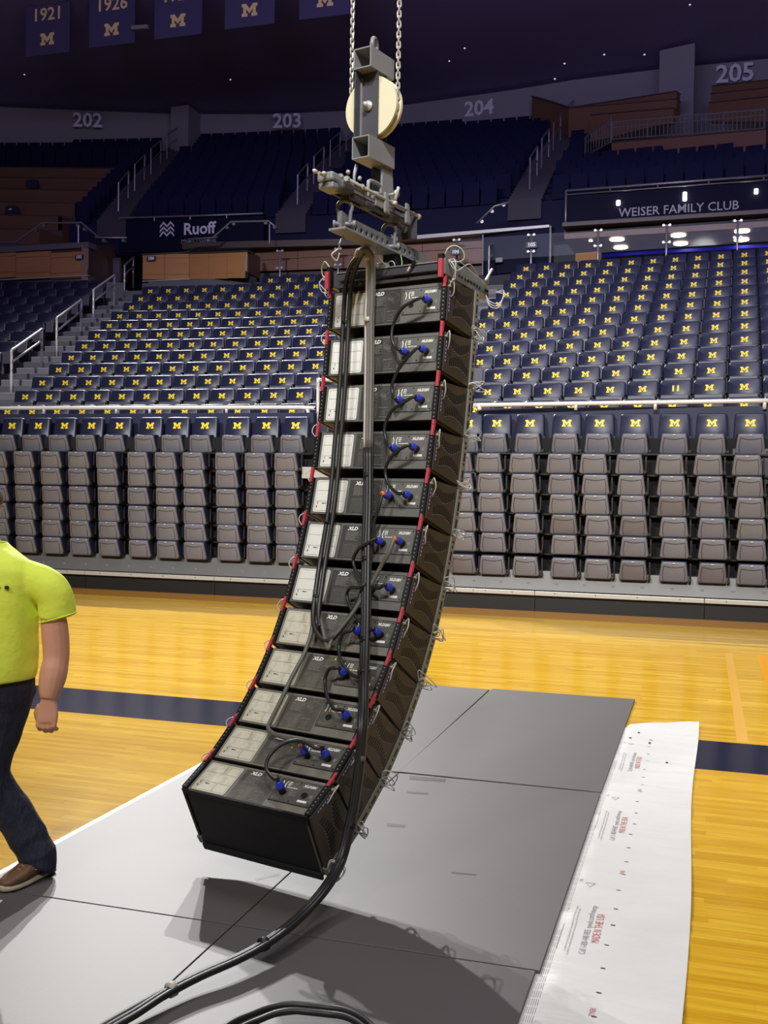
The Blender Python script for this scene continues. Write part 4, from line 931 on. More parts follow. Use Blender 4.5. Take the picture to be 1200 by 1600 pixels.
# side plates with vent slots
def side_mesh():
    return MB().hexa([(0, .004, -HR/2+.002), (.012, .004, -HR/2+.002), (.012, DP-.03, -HF/2+.006), (0, DP-.03, -HF/2+.006), (0, .004, HR/2-.002), (.012, .004, HR/2-.002), (.012, DP-.03, HF/2-.006), (0, DP-.03, HF/2-.006)])
m_side = side_mesh().mesh('side_plate')
def slots(up, lip):
    q = MB()
    for i in range(11):
        y = .068+.0185*i; b = math.sin(PI*i/10)
        zc = (.060-.026*b+.0012*i) if up else (-.046+.026*b-.0012*i); h = .021+.005*math.sin(PI*i/10)
        if not lip: q.bb((.0118, y-.0042, zc-h), (.0132, y+.0042, zc+h))
        else: q.bb((.0118, y-.0040, zc-h-.0024), (.0138, y+.0040, zc-h)); 
    return q
m_slot = [slots(1, 0).mesh('vent_slots'), slots(0, 0).mesh('vent_slots')]; m_lip = [slots(1, 1).mesh('slot_lips'), slots(0, 1).mesh('slot_lips')]
q = MB().bb((0, -.012, -HR/2+.006), (.026, .030, HR/2-.004)); m_rrail = q.mesh('rear_rail')
q = MB()
for k in range(9): q.lathe([(.0045, 0), (.0045, .0006), (.001, .0006)], (.013, -.0122, -.085+.021*k), (0, -1, 0), 6)
m_rhole = q.mesh('rail_holes')
q = MB().bb((0, DP-.048, -HF/2+.004), (.0265, DP-.006, HF/2-.004)); m_frail = q.mesh('front_bar')
q = MB()
for z, h in ((-.095, .006), (-.062, .022), (-.01, .006), (.03, .024), (.078, .006), (.105, .006)): q.bb((.0262, DP-.034, z-h), (.0272, DP-.020, z+h))
m_fslot = q.mesh('bar_slots')
q = MB().bb((.005, -.020, HR/2-.030), (.020, -.004, HR/2+.050)); q.cyl((.0125, -.022, HR/2+.030), (.0125, 0, HR/2+.030), .006, 8); m_red = q.mesh('red_link')
q = MB().bb((.036, .014, -.055), (.0368, .023, .060)); m_sticker = q.mesh('blue_sticker')
q = MB(); 
for k in range(6): q.bb((.0368, .0165, -.048+.019*k), (.0372, .0205, -.048+.019*k+.006))
m_stickp = q.mesh('sticker_print')
m_front = MB().bb((-.335, DP, -HF/2+.006), (.335, DP+.012, HF/2-.006)).mesh('front_grille')
def mset(me, *ms):
    for m in ms: me.materials.append(M[m])
for me, mm in ((m_lines, 'ink'), (m_info, 'cabinet_dark'), (m_print, 'ink_grey'), (m_xld, 'ink_white'), (m_plate, 'cabinet'), (m_gap, 'black'), (m_screw, 'black'), (m_kprint, 'ink_white'), (m_kgrey, 'ink_grey'), (m_sock, 'black'), (m_side, 'side_plate'), (m_rrail, 'rail_black'), (m_rhole, 'steel_grey'), (m_frail, 'bar_grey'), (m_fslot, 'black'), (m_red, 'red_link'), (m_sticker, 'sticker_blue'), (m_stickp, 'ink_white'), (m_front, 'cabinet_dark')): mset(me, mm)
for me in m_slot: mset(me, 'black')
for me in m_lip: mset(me, 'steel_light')
m_info.materials.clear(); mset(m_info, 'rail_black'); m_info.materials.clear()
mat('info_print', (58, 57, 55), .55, var=.1, scale=10, dirt=((96, 92, 84), .6, .9, 9)); mat('info_dusty', (76, 73, 66), .6, var=.14, scale=10, dirt=((128, 122, 106), .5, .85, 9)); m_info_d = m_info.copy(); mset(m_info, 'info_print'); mset(m_info_d, 'info_dusty')
m_label_d = m_label.copy(); mset(m_label, 'label_white'); mset(m_label_d, 'label_dirty')
m_cab_d = m_cab.copy(); mset(m_cab, 'cabinet'); mset(m_cab_d, 'cabinet_dusty')
m_plate_d = m_plate.copy(); m_plate_d.materials.clear(); mset(m_plate_d, 'info_dusty')
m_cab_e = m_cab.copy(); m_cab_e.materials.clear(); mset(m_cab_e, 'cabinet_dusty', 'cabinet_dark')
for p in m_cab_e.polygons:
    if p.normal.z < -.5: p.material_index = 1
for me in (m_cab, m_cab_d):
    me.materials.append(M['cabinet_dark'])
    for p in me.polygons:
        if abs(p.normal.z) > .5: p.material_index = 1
def part(name, me, parent, x=0., mirror=False, kind=None):
    o = bpy.data.objects.new(name, me); COL.objects.link(o); o.parent = parent; o.location.x = x
    if mirror: o.scale.x = -1
    if kind: o['kind'] = kind
    return o
def wire(parent, pts, r=.0030, m='wire_rope', name='safety_wire'):
    return MB().tube(smooth_path(pts, 6), r, 6).build(name, m, parent, True)
PLACE = ['topmost', 'second', 'third', 'fourth', 'fifth', 'sixth', 'seventh', 'eighth', 'ninth', 'tenth', 'eleventh', 'lowest']
EXTRA = ['directly under the rigging frame', 'with two blue plugs', 'with two blue plugs', 'with two blue plugs', 'with an orange taped left plug', 'with an orange taped right plug', 'with two blue plugs', 'behind the hanging grey cable loop', 'with a small yellow tape mark', 'with one open socket beside a blue plug', 'with a dusty label and two upright plugs', 'showing its plain black underside']
rnd = random.Random(3)
for k in range(12):
    e = empty('speaker_cabinet', mtx=BOX[k]); tag(e, '%s speaker cabinet of the hanging array, %s' % (PLACE[k], EXTRA[k]), 'speaker', 'line array cabinets')
    dirty = k >= 7
    part('body', m_cab_e if k == 11 else (m_cab_d if dirty else m_cab), e); part('front_grille', m_front, e)
    lb = part('label_sheet', m_label_d if dirty else m_label, e); part('label_lines', m_lines, lb)
    inf = part('info_sheet', m_info_d if dirty else m_info, e); part('printed_text', m_print, inf); part('lettering', m_xld, inf)
    kp = part('connector_plate', m_plate_d if dirty else m_plate, e); part('plate_seam', m_gap, kp); part('plate_lettering', m_kprint, kp); part('plate_fine_print', m_kgrey, kp); part('screws', m_screw, kp, kind='stuff')
    for sd in 'LR':
        s = part('socket', m_sock, e); s.location = SOCK[sd]
    for sgn in (1, -1):
        x = .366*sgn
        sp = part('side_plate', m_side, e, .360*sgn, sgn < 0)
        for g in (0, 1): part('vent_slots', m_slot[g], sp, kind='stuff'); part('slot_lips', m_lip[g], sp, kind='stuff')
        rr_ = part('rear_rail', m_rrail, e, .3405*sgn, sgn < 0); part('rail_holes', m_rhole, rr_, kind='stuff')
        fr = part('front_bar', m_frail, e, .3535*sgn, sgn < 0); part('bar_slots', m_fslot, fr, kind='stuff')
        part('red_link', m_red, e, .345*sgn, sgn < 0)
    st = part('blue_sticker', m_sticker, e, .336); part('sticker_print', m_stickp, st)
    # safety wires: one at the rear link, one at the front bar
    j = lambda a: rnd.uniform(-a, a)
    wire(e, [(.372, .012, HR/2-.022), (.395, -.005+j(.01), HR/2+.0), (.400+j(.01), -.002, HR/2-.045), (.388, .015, HR/2-.078), (.376, .03, HR/2-.086)] if k else [(.372, .01, .08), (.40, .0, .11), (.395, .02, .05), (.376, .03, .03)], .0032)
    wire(e, [(-.372, .0, HR/2-.03), (-.395, -.01, HR/2-.0+j(.01)), (-.398, 0, HR/2+.03), (-.378, .01, HR/2+.05)], .0026)
    for q_ in range(3): wire(e, [(.378, DP-.05, -HF/2+.012), (.405+j(.02), DP-.07+j(.03), -HF/2+.03+j(.03)), (.43+j(.02), DP-.02+j(.03), -HF/2+.025+j(.04)), (.405, DP+.02, -HF/2+.008+j(.02)), (.376, DP-.02, -HF/2-.006)], .0026, 'wire_rope')
    MB().cyl((.35, DP-.028, -HF/2+.012), (.395, DP-.028, -HF/2+.012), .006, 8).torus((.398, DP-.028, -HF/2+.012), (0, 1, 0), .011, .0028, 12, 5).build('quick_pin', 'galvanised', e)
    MB().cyl((.36, .010, HR/2-.022), (.380, .010, HR/2-.022), .007, 8).build('quick_pin', 'galvanised', e)
    for (kk, x, z, wd) in ((8, .055, .078, .009), (9, .33, -.03, .008), (10, .045, .03, .01), (11, -.2, .07, .008), (11, -.285, -.085, .009)):
        if kk == k: MB().bb((x, -.0030, z-.005), (x+wd, -.0018, z+.005)).build('yellow_tape', 'tape_yellow', e)
    if k == 11:
        MB().bb((-.36, -.008, -HR/2-.006), (.36, .02, -HR/2+.004)).build('end_lip', 'rail_black', e); MB().bb((-.345, DP-.02, -HF/2-.012), (.345, DP+.012, -HF/2+.0)).build('front_lip', 'black', e)

# ============================================================ RIGGING
e = empty('rigging_frame', G(0, .1, 2.93)); e.matrix_world = frame(G(0, 0, 0), AU, AD, AZ); tag(e, 'grey perforated steel rigging frame on top of the hanging array', 'rigging frame')
def fz(d): return 2.905-.09*(d-0.)  # frame pitches down to the front like the top cabinet
def L3(s, d, z): return V((s, d, z))
q = MB().hexa([L3(-.30, -.03, 2.925), L3(.335, -.03, 2.925), L3(.335, .02, 2.922), L3(-.30, .02, 2.922), L3(-.30, -.03, 2.965), L3(.335, -.03, 2.965), L3(.335, .02, 2.963), L3(-.30, .02, 2.963)]); q.build('rear_beam', 'steel_dark', e, False, .003)
MB().hexa([L3(-.30, -.036, 2.966), L3(.335, -.036, 2.966), L3(.335, .03, 2.966), L3(-.30, .03, 2.966), L3(-.30, -.036, 2.971), L3(.335, -.036, 2.971), L3(.335, .03, 2.971), L3(-.30, .03, 2.971)]).build('beam_flange', 'steel_light', e)
MB().hexa([L3(-.30, -.012, 2.893), L3(.335, -.012, 2.893), L3(.335, .035, 2.893), L3(-.30, .035, 2.893), L3(-.30, -.012, 2.912), L3(.335, -.012, 2.912), L3(.335, .035, 2.912), L3(-.30, .035, 2.912)]).build('lower_beam', 'steel_dark', e)
MB().hexa([L3(-.335, .39, 2.86), L3(.335, .39, 2.86), L3(.335, .44, 2.855), L3(-.335, .44, 2.855), L3(-.335, .39, 2.935), L3(.335, .39, 2.935), L3(.335, .44, 2.93), L3(-.335, .44, 2.93)]).build('front_beam', 'steel_dark', e, False, .003)
MB().bb((-.335, .04, 2.872), (.335, .06, 2.93)).build('inner_plate', 'side_plate', e)
for s in (-1, 1):
    x = .352*s
    sr = MB().hexa([L3(x-.016, -.03, 2.905), L3(x+.016, -.03, 2.905), L3(x+.016, .45, 2.850), L3(x-.016, .45, 2.850), L3(x-.016, -.03, 2.985), L3(x+.016, -.03, 2.985), L3(x+.016, .45, 2.940), L3(x-.016, .45, 2.940)]).build('side_rail', 'steel_grey', e, False, .002)
    q = MB()
    for i in range(9): d = .08+.033*i; q.lathe([(.0085, 0), (.0085, .001), (.001, .001)], (x+.0162*s, d, 2.93-.1*d), (s, 0, 0), 10)
    q.bb((x+.0160*s, .40, 2.885), (x+.0172*s, .44, 2.900)); q.build('rail_holes', 'black', sr)['kind'] = 'stuff'
    MB().bb((.345*s-.014, -.045, 2.895), (.345*s+.014, -.02, 3.005)).build('upright', 'rail_black', e)
    MB().bb((.352*s-.010, -.060, 2.885), (.352*s+.012, -.040, 2.978)).build('red_link', 'red_link', e, False, .002)
    MB().tube(smooth_path([(.34*s, -.01, 2.97), (.375*s, -.02, 3.03), (.41*s, .0, 3.045), (.44*s, .02, 3.02), (.44*s, .03, 2.98), (.40*s, .02, 2.965)], 5), .0034, 6).build('safety_wire', 'wire_green', e, True)
    for r in range(4):
        jj = lambda a: rnd.uniform(-a, a)
        MB().tube(smooth_path([(.37*s, .0, 2.97), (.40*s+jj(.02), .03+jj(.04), 2.95+jj(.03)), (.41*s+jj(.02), .15+jj(.03), 2.96+jj(.02)), (.39*s, .30+jj(.02), 2.93), (.385*s, .42, 2.90+jj(.01))] if r < 2 else [(.375*s, -.01, 2.975), (.41*s+jj(.015), -.02, 2.95+jj(.02)), (.415*s, -.01, 2.90+jj(.02)), (.385*s, .01, 2.875)], 5), .0028, 6).build('safety_wire', 'wire_rope', e, True)
    for r in range(3): MB().tube(smooth_path([(.37*s, .41, 2.87), (.40*s, .40, 2.83-.012*r), (.44*s, .43, 2.82-.01*r), (.455*s, .46, 2.87+.01*r), (.40*s, .47, 2.89)], 5), .0026, 6).build('safety_wire', 'wire_rope', e, True)
MB().cyl((.405, .34, 2.93), (.39, .44, 3.01), .007, 8).build('rod', 'galvanised', e)
for x in (-.02, .045): MB().torus((x-.02, .0, 2.985), (0, 1, .2), .022, .0035, 16, 6).build('ring', 'galvanised', e)
MB().box((-.01, -.01, 2.985), (.05, .03, .03)).build('latch', 'galvanised', e, False, .008)
MB().cyl((.17, -.04, 2.95), (.2, -.05, 2.985), .006, 8).build('toggle', 'black', e); MB().cyl((.155, -.045, 2.935), (.17, -.045, 2.955), .006, 8).build('toggle_tip', 'wire_rope', e)

# spreader bar: inverted T, perforated web
sb = empty('spreader_bar'); sb.matrix_world = frame(G(0, 0, 0), AU, AD, AZ); tag(sb, 'grey perforated spreader bar hanging from the two shackles', 'rigging bar')
zb = lambda d: 3.075-.055*(d+.45)  # slight pitch
Q = lambda x, d, h: V((x, d, zb(d)+h))
MB().hexa([Q(-.05, -.46, 0), Q(.05, -.46, 0), Q(.05, .40, 0), Q(-.05, .40, 0), Q(-.05, -.46, .012), Q(.05, -.46, .012), Q(.05, .40, .012), Q(-.05, .40, .012)]).build('flange', 'steel_light', sb, False, .002)
# web with real holes: two chords and bridges between round holes
def perforated(d0, d1, h0, h1, t, holes, rh):
    bm = MB(); zc = (h0+h1)/2; xs2 = [d0]+[v for c in holes for v in (c-rh*1.35, c+rh*1.35)]+[d1]
    for i in range(0, len(xs2)-1):
        a, b = xs2[i], xs2[i+1]
        if i % 2 == 0:
            if b > a+.001: bm.hexa([Q(-t, a, h0), Q(t, a, h0), Q(t, b, h0), Q(-t, b, h0), Q(-t, a, h1), Q(t, a, h1), Q(t, b, h1), Q(-t, b, h1)])
        else:
            c = (a+b)/2; n = 16
            for k in range(n):
                a0, a1 = 2*PI*k/n, 2*PI*(k+1)/n
                def sq(an):
                    dx, dz = math.cos(an), math.sin(an); W_, H_ = rh*1.35, (h1-h0)/2; s_ = min(W_/abs(dx) if abs(dx) > 1e-6 else 9, H_/abs(dz) if abs(dz) > 1e-6 else 9); return c+dx*s_, zc+dz*s_
                i0 = (c+rh*math.cos(a0), zc+rh*math.sin(a0)); i1 = (c+rh*math.cos(a1), zc+rh*math.sin(a1)); o0, o1 = sq(a0), sq(a1)
                bm.hexa([Q(-t, *i0), Q(-t, *i1), Q(-t, *o1), Q(-t, *o0), Q(t, *i0), Q(t, *i1), Q(t, *o1), Q(t, *o0)])
    return bm
perforated(-.42, .40, .012, .088, .006, [-.30+.0485*i for i in range(7)]+[.115+.0485*i for i in range(4)], .0155).build('web', 'steel_grey', sb)
MB().hexa([Q(-.008, -.43, .012), Q(.008, -.43, .012), Q(.008, -.33, .012), Q(-.008, -.33, .012), Q(-.008, -.43, .10), Q(.008, -.43, .10), Q(.008, -.34, .088), Q(-.008, -.34, .088)]).build('lug', 'steel_grey', sb)
MB().bb((-.04, .02, 2.965), (.04, .22, 3.06)).build('frame_clamp', 'black', sb)
MB().tube(smooth_path([(0, -.40, 3.06), (-.01, -.42, 3.02), (-.03, -.40, 3.0), (-.05, -.43, 2.965), (-.04, -.40, 2.94), (-.02, -.405, 2.975)], 5), .004, 6).build('tie_cord', 'wire_rope', sb, True)
MB().tube(smooth_path([(0, -.12, 3.12), (.02, -.10, 3.0), (.05, .0, 2.965), (.06, .05, 3.0), (.03, .05, 3.10), (.01, .02, 3.15)], 6), .0026, 6).build('safety_wire', 'wire_green', sb, True)

def shackle(d, ztop, zpin, label):
    e = empty('bow_shackle', G(0, d, zpin)); e.matrix_world = frame(G(0, d, zpin), AU, AD, AZ); tag(e, label, 'shackle', 'bow shackles')
    h = ztop-zpin; R_ = .036; pts = [(-.026, 0, -.012), (-.027, 0, .012)]
    for i in range(13): a = math.radians(212-245*i/12); pts.append((R_*math.cos(a), 0, h-.036+R_*math.sin(a)))
    pts += [(.027, 0, .012), (.026, 0, -.012)]
    rot = Matrix.Rotation(.55, 4, 'Z')
    MB().tube(pts, .0098, 10).xf(rot).build('bow', 'steel_grey', e, True)
    MB().cyl((-.045, 0, 0), (.05, 0, 0), .010, 10).lathe([(.001, 0), (.018, 0), (.018, .016), (.001, .016)], (.04, 0, 0), (1, 0, 0), 6).lathe([(.001, 0), (.017, 0), (.017, .012), (.001, .012)], (-.045, 0, 0), (-1, 0, 0), 10).xf(rot).build('pin', 'steel_light', e, True)
shackle(-.395, 3.232, 3.118, 'rear bow shackle holding the free end of the spreader bar')
shackle(.015, 3.206, 3.090, 'front bow shackle holding the spreader bar near the frame')

# beam trolley / clamp between pulley block and spreader bar
t = empty('beam_trolley'); t.matrix_world = frame(G(0, 0, 0), AU, AD, AZ); tag(t, 'grey steel clamp assembly with long rods under the pulley block', 'rigging clamp')
zt_ = lambda d: 3.292-.045*(d+.5)
T_ = lambda x, d, h: V((x, d, zt_(d)+h))
def tb(x0, x1, d0, d1, h0, h1, name, m, bev=.003): return MB().hexa([T_(x0, d0, h0), T_(x1, d0, h0), T_(x1, d1, h0), T_(x0, d1, h0), T_(x0, d0, h1), T_(x1, d0, h1), T_(x1, d1, h1), T_(x0, d1, h1)]).build(name, m, t, False, bev)
tb(-.05, .05, -.47, .13, -.02, .0, 'body_plate', 'steel_light'); tb(-.045, -.03, -.45, .19, -.035, .02, 'side_plate', 'steel_dark'); tb(.03, .045, -.40, .15, -.05, -.015, 'side_plate', 'steel_dark')
tb(-.065, .03, -.545, -.43, .0, .045, 'end_block', 'steel_light', .012); tb(-.01, .065, -.50, -.40, -.036, .012, 'roller_block', 'steel_dark', .014); tb(-.06, .03, -.54, -.44, -.035, -.005, 'lower_block', 'steel_light', .008)
tb(-.06, .06, .19, .20, -.10, .035, 'end_plate', 'steel_dark', .002)
for x, h in ((.058, .022), (-.04, .034), (.02, .038)):
    MB().cyl(T_(x, -.46, h), T_(x, .20, h), .0085, 10).build('rod', 'galvanised', t, True)
    for d in (-.47, .205, -.34, -.06): MB().lathe([(.001, 0), (.015, 0), (.015, .014), (.001, .014)], T_(x, d, h), (0, 1, 0), 6).build('nut', 'galvanised', t)
for d in (-.13, .075): MB().hexa([T_(.052, d, -.05), T_(.066, d, -.05), T_(.066, d+.05, -.05), T_(.052, d+.05, -.05), T_(.052, d, .06), T_(.066, d, .06), T_(.066, d+.035, .06), T_(.052, d+.035, .06)]).build('jaw', 'steel_light', t, False, .010)
tb(.0, .05, -.28, -.19, -.058, -.02, 'roller', 'steel_dark', .014); tb(.0, .05, -.07, .03, -.062, -.02, 'roller', 'steel_dark', .014); tb(.02, .055, -.39, -.28, .0, .03, 'spacer', 'steel_light'); tb(.02, .055, -.20, -.1, -.03, .025, 'spacer', 'steel_light')
for d in (-.395, .015): MB().bb((-.012, d-.022, zt_(d)-.062), (.012, d+.022, zt_(d)-.01)).build('hanger', 'steel_dark', t, False, .003)
MB().bb((-.012, -.01, 3.215), (.012, .04, 3.27)).build('hanger', 'steel_dark', t)
for d in (-.58, -.60): MB().lathe([(.001, 0), (.010, 0), (.011, .010), (.008, .020), (.001, .022)], T_(-.03+.04*(d+.6)/.02, d+.01, .03-.01*(d+.6)/.02), (-.3, -1, .1), 8).build('end_bolt', 'galvanised', t, True)
MB().cyl(T_(-.01, -.60, .02), T_(-.01, -.53, .02), .008, 8).build('bolt_shank', 'galvanised', t)
for d in (-.46, -.36): MB().lathe([(.001, 0), (.010, 0), (.009, .014), (.001, .016)], T_(.06, d, .05), (.6, -.3, .6), 8).build('bolt', 'galvanised', t, True)
# hook plate, upright plate and wing bolts that join clamp and pulley
MB().hexa([(.02, -.115, 3.27), (.035, -.115, 3.27), (.035, .01, 3.27), (.02, .01, 3.27), (.02, -.115, 3.475), (.035, -.115, 3.475), (.035, -.015, 3.475), (.02, -.015, 3.475)]).build('upright_plate', 'steel_light', t, False, .006)
MB().hexa([(-.035, -.115, 3.27), (-.02, -.115, 3.27), (-.02, .01, 3.27), (-.035, .01, 3.27), (-.035, -.115, 3.475), (-.02, -.115, 3.475), (-.02, -.015, 3.475), (-.035, -.015, 3.475)]).build('upright_plate', 'steel_dark', t, False, .006)
MB().tube(smooth_path([(.03, -.235, 3.28), (.03, -.235, 3.345), (.03, -.215, 3.37), (.03, -.14, 3.37), (.03, -.12, 3.35), (.03, -.12, 3.27)], 4), .010, 8).build('hook_loop', 'steel_light', t, True)
MB().tube([(-.05, -.245, 3.28), (-.05, -.245, 3.40), (-.05, -.225, 3.46)], .008, 8).build('strap_rod', 'steel_light', t, True)
MB().cyl((.03, -.06, 3.335), (.085, -.06, 3.335), .008, 8).lathe([(.001, 0), (.02, 0), (.02, .016), (.001, .016)], (.08, -.06, 3.335), (1, 0, 0), 6).cyl((.09, -.075, 3.30), (.09, -.045, 3.37), .009, 8).lathe([(.001, 0), (.013, .0), (.013, .02), (.001, .02)], (.09, -.075, 3.29), (0, -.3, -1), 8).build('wing_bolt', 'galvanised', t, True)
MB().cyl((.03, -.20, 3.315), (.03, -.12, 3.325), .010, 8).build('cross_pin', 'galvanised', t, True)

# pulley block
pb = empty('pulley_block', G(0, 0, 3.47)); pb.matrix_world = frame(G(0, 0, 0), AU, AD, AZ); tag(pb, 'grey square tube pulley block with a big cream sheave on the chains', 'pulley')
def sqtube(z0, z1, d0, d1, w_, name):
    t_ = .006; mb = MB()
    mb.bb((-w_, d0, z0), (w_, d1, z0+t_)).bb((-w_, d0, z1-t_), (w_, d1, z1)).bb((-w_, d0, z0+t_), (-w_+t_, d1, z1-t_)).bb((w_-t_, d0, z0+t_), (w_, d1, z1-t_)); mb.build(name, 'steel_light', pb)
sqtube(3.475, 3.586, -.267, -.027, .052, 'lower_tube'); sqtube(3.926, 4.028, -.263, -.045, .052, 'upper_tube')
MB().bb((-.05, -.04, 3.48), (.05, -.03, 3.58)).build('tube_end', 'steel_dark', pb)
MB().bb((-.045, -.195, 3.586), (.052, -.187, 3.926)).build('rear_channel', 'steel_dark', pb); MB().bb((-.052, -.255, 3.586), (-.044, -.187, 3.926)).build('channel_flange', 'steel_dark', pb); MB().bb((-.045, -.21, 3.60), (-.038, -.195, 3.90)).build('channel_web', 'steel_light', pb)
MB().bb((-.045, -.112, 3.586), (.052, -.104, 3.926)).build('front_channel', 'steel_dark', pb)
MB().lathe([(.001, -.030), (.155, -.030), (.155, -.014), (.138, -.006), (.138, .006), (.155, .014), (.155, .030), (.001, .030)], (0, -.150, 3.757), (0, 1, 0), 48).build('sheave', 'sheave', pb, 'a')
MB().cyl((-.003, -.235, 3.757), (-.003, -.09, 3.757), .0125, 12).build('axle', 'galvanised', pb, True); MB().lathe([(.0125, 0), (.026, 0), (.026, .008), (.018, .008), (.018, .018), (.0125, .018)], (-.003, -.196, 3.757), (0, -1, 0), 16).build('axle_nut', 'galvanised', pb, True)
MB().torus((0, -.155, 4.075), (1, .25, 0), .034, .0125, 20, 8).cyl((0, -.155, 4.02), (0, -.155, 4.045), .016, 10).build('eye_bolt', 'steel_grey', pb, True)
# chains
def chain(path, label):
    e = empty('hoist_chain'); tag(e, label, 'chain', 'hoist chains')
    p = [G(0, 0, 0)*0+v for v in path]; P = .0255; pts = [p[0]]; i = 1; cur = p[0]; k = 0
    l0 = MB().torus((0, 0, 0), (0, 1, 0), .0092, .0042, 12, 5, .0085, (0, 0, 1)).mesh('link'); l0.materials.append(M['galvanised'])
    rest = MB(); tot = 0
    def walk():
        for a, b in zip(p, p[1:]):
            L_ = (b-a).length; n = max(1, round(L_/P))
            for j_ in range(n): yield a+(b-a)*((j_+.5)/n), (b-a).normalized()
    for c, d in walk():
        r_ = d.to_track_quat('Z', 'Y').to_matrix().to_4x4(); m_ = Matrix.Translation(c) @ r_ @ Matrix.Rotation((k % 2)*PI/2+.4, 4, 'Z'); k += 1
        if c.z < 5.3: o = bpy.data.objects.new('link', l0); COL.objects.link(o); o.parent = e; o.matrix_basis = m_
        else: rest.add([m_ @ v.co for v in l0.vertices], [tuple(f.vertices) for f in l0.polygons])
    rest.build('far_links', 'galvanised', e)['kind'] = 'stuff'
half = [G(-.142*math.cos(PI*i/8), -.150, 3.757-.142*math.sin(PI*i/8)) for i in range(9)]
top_l, top_r = G(-.165, -.15, 17.8), G(.165, -.15, 17.8)
chain([top_l, half[0]]+half[1:5], 'hoist chain strand left of the pulley block'); chain(half[4:]+[top_r], 'hoist chain strand right of the pulley block')

# ============================================================ CABLES
def plug_parts(e, k, sd, tape=None):
    m_ = BOX[k]; s = SOCK[sd]; n = -(m_.to_3x3() @ V((0, 1, 0))).normalized(); o = m_ @ V((s.x, -.003, s.z))
    sag = (n+V((-.25, 0, .10)) if False else n)
    pl = MB().lathe([(.001, 0), (.0165, 0), (.0165, .034), (.014, .036), (.001, .036)], o, n, 14).build('plug', 'black', e, True)
    MB().lathe([(.001, .030), (.0190, .030), (.0205, .036), (.0190, .048), (.0155, .052), (.0155, .060), (.010, .068), (.001, .068)], o, n, 14).build('plug_collar', 'plug_blue', pl, True)
    if tape: MB().lathe([(.001, .066), (.0115, .066), (.0115, .090), (.001, .090)], o, n, 12).build('tape_band', 'tape_orange', pl, True)
    return o+n*.062, n
def jumper(k0, s0, mids, k1, s1, label, r=.0085, m='rubber', t0=None, t1=None, off=.045):
    e = empty('speaker_cable'); tag(e, label, 'cable', 'short cables plugged into the array'); pts = []
    a, n = plug_parts(e, k0, s0, t0); pts += [a, a+n*.02]
    for q_ in mids: pts.append(rear(q_[0], q_[1], q_[2] if len(q_) > 2 else off)[2])
    if k1 is not None: b, n2 = plug_parts(e, k1, s1, t1); pts += [b+n2*.02, b]
    MB().tube(smooth_path(pts, 6), r, 10).build('cord', m, e, True); return e
jumper(0, 'R', [(645, 471, .09), (628, 482, .08), (616, 503), (612, 527), (618, 543)], 1, 'L', 'black jumper cable from the topmost cabinet to the second')
jumper(1, 'R', [(643, 552, .09), (625, 573, .07), (613, 600), (614, 617)], 2, 'L', 'black jumper cable from the second cabinet to the third')
jumper(2, 'R', [(632, 628, .09), (612, 642, .07), (601, 668), (604, 690)], 3, 'L', 'black jumper cable from the third cabinet to the fourth')
jumper(3, 'R', [(625, 702, .09), (609, 717, .07), (602, 737), (608, 758), (622, 771, .07)], 4, 'R', 'black jumper cable from the fourth cabinet to the fifth')
jumper(4, 'L', [(592, 793, .09), (585, 815, .07), (581, 850, .05), (578, 890, .04), (574, 930, .04), (571, 980, .04)], None, None, 'orange taped cable from the fifth cabinet into the main bundle', t0=1)
jumper(5, 'L', [(574, 849, .09), (560, 858, .08), (552, 875), (558, 895), (575, 911, .05), (590, 919, .07)], 6, 'R', 'black jumper cable from the sixth cabinet to the seventh')
jumper(5, 'R', [(607, 865, .09), (595, 885, .07), (583, 908, .06), (568, 932, .055), (551, 958, .055), (531, 984, .055), (518, 1001, .055), (513, 1014, .055), (509, 1004, .055), (505, 985, .055), (499, 960, .055), (496, 930, .055)], None, None, 'orange taped cable looping from the sixth cabinet below the left bundle', t0=1, r=.0105, m='rubber_mid')
jumper(6, 'L', [(560, 918, .09), (547, 919, .08), (542, 930), (548, 950), (562, 971), (578, 984, .07)], 7, 'R', 'black jumper cable from the seventh cabinet to the eighth')
jumper(7, 'L', [(548, 986, .09), (536, 990, .08), (530, 1008), (532, 1030), (545, 1050), (560, 1058, .06)], 8, 'R', 'black jumper cable from the eighth cabinet to the ninth')
jumper(8, 'L', [(524, 1044, .09), (514, 1046, .08), (508, 1062), (511, 1087), (522, 1108, .07)], 9, 'R', 'black jumper cable from the ninth cabinet to the tenth')
jumper(10, 'R', [(494, 1169, .10), (468, 1157, .11), (441, 1163, .11), (421, 1181, .10), (416, 1201, .09), (427, 1216, .09)], 11, 'L', 'black jumper cable arching between the two lowest cabinets')
jumper(10, 'L', [(472, 1164, .09), (455, 1156, .06), (437, 1150, .05), (424, 1144, .05), (419, 1136, .05), (423, 1126, .05), (440, 1092, .045), (456, 1058, .045), (475, 1022, .045), (486, 990, .045), (491, 960, .045), (494, 925, .045)], None, None, 'long grey cable slanting down to the eleventh cabinet', r=.0105, m='rubber_mid', t0=1)
def bundle(name, lab, strands):
    e = empty(name); tag(e, lab, 'cable'); return e
def path3(pts): return [rear(p[0], p[1], p[2])[2] for p in pts]
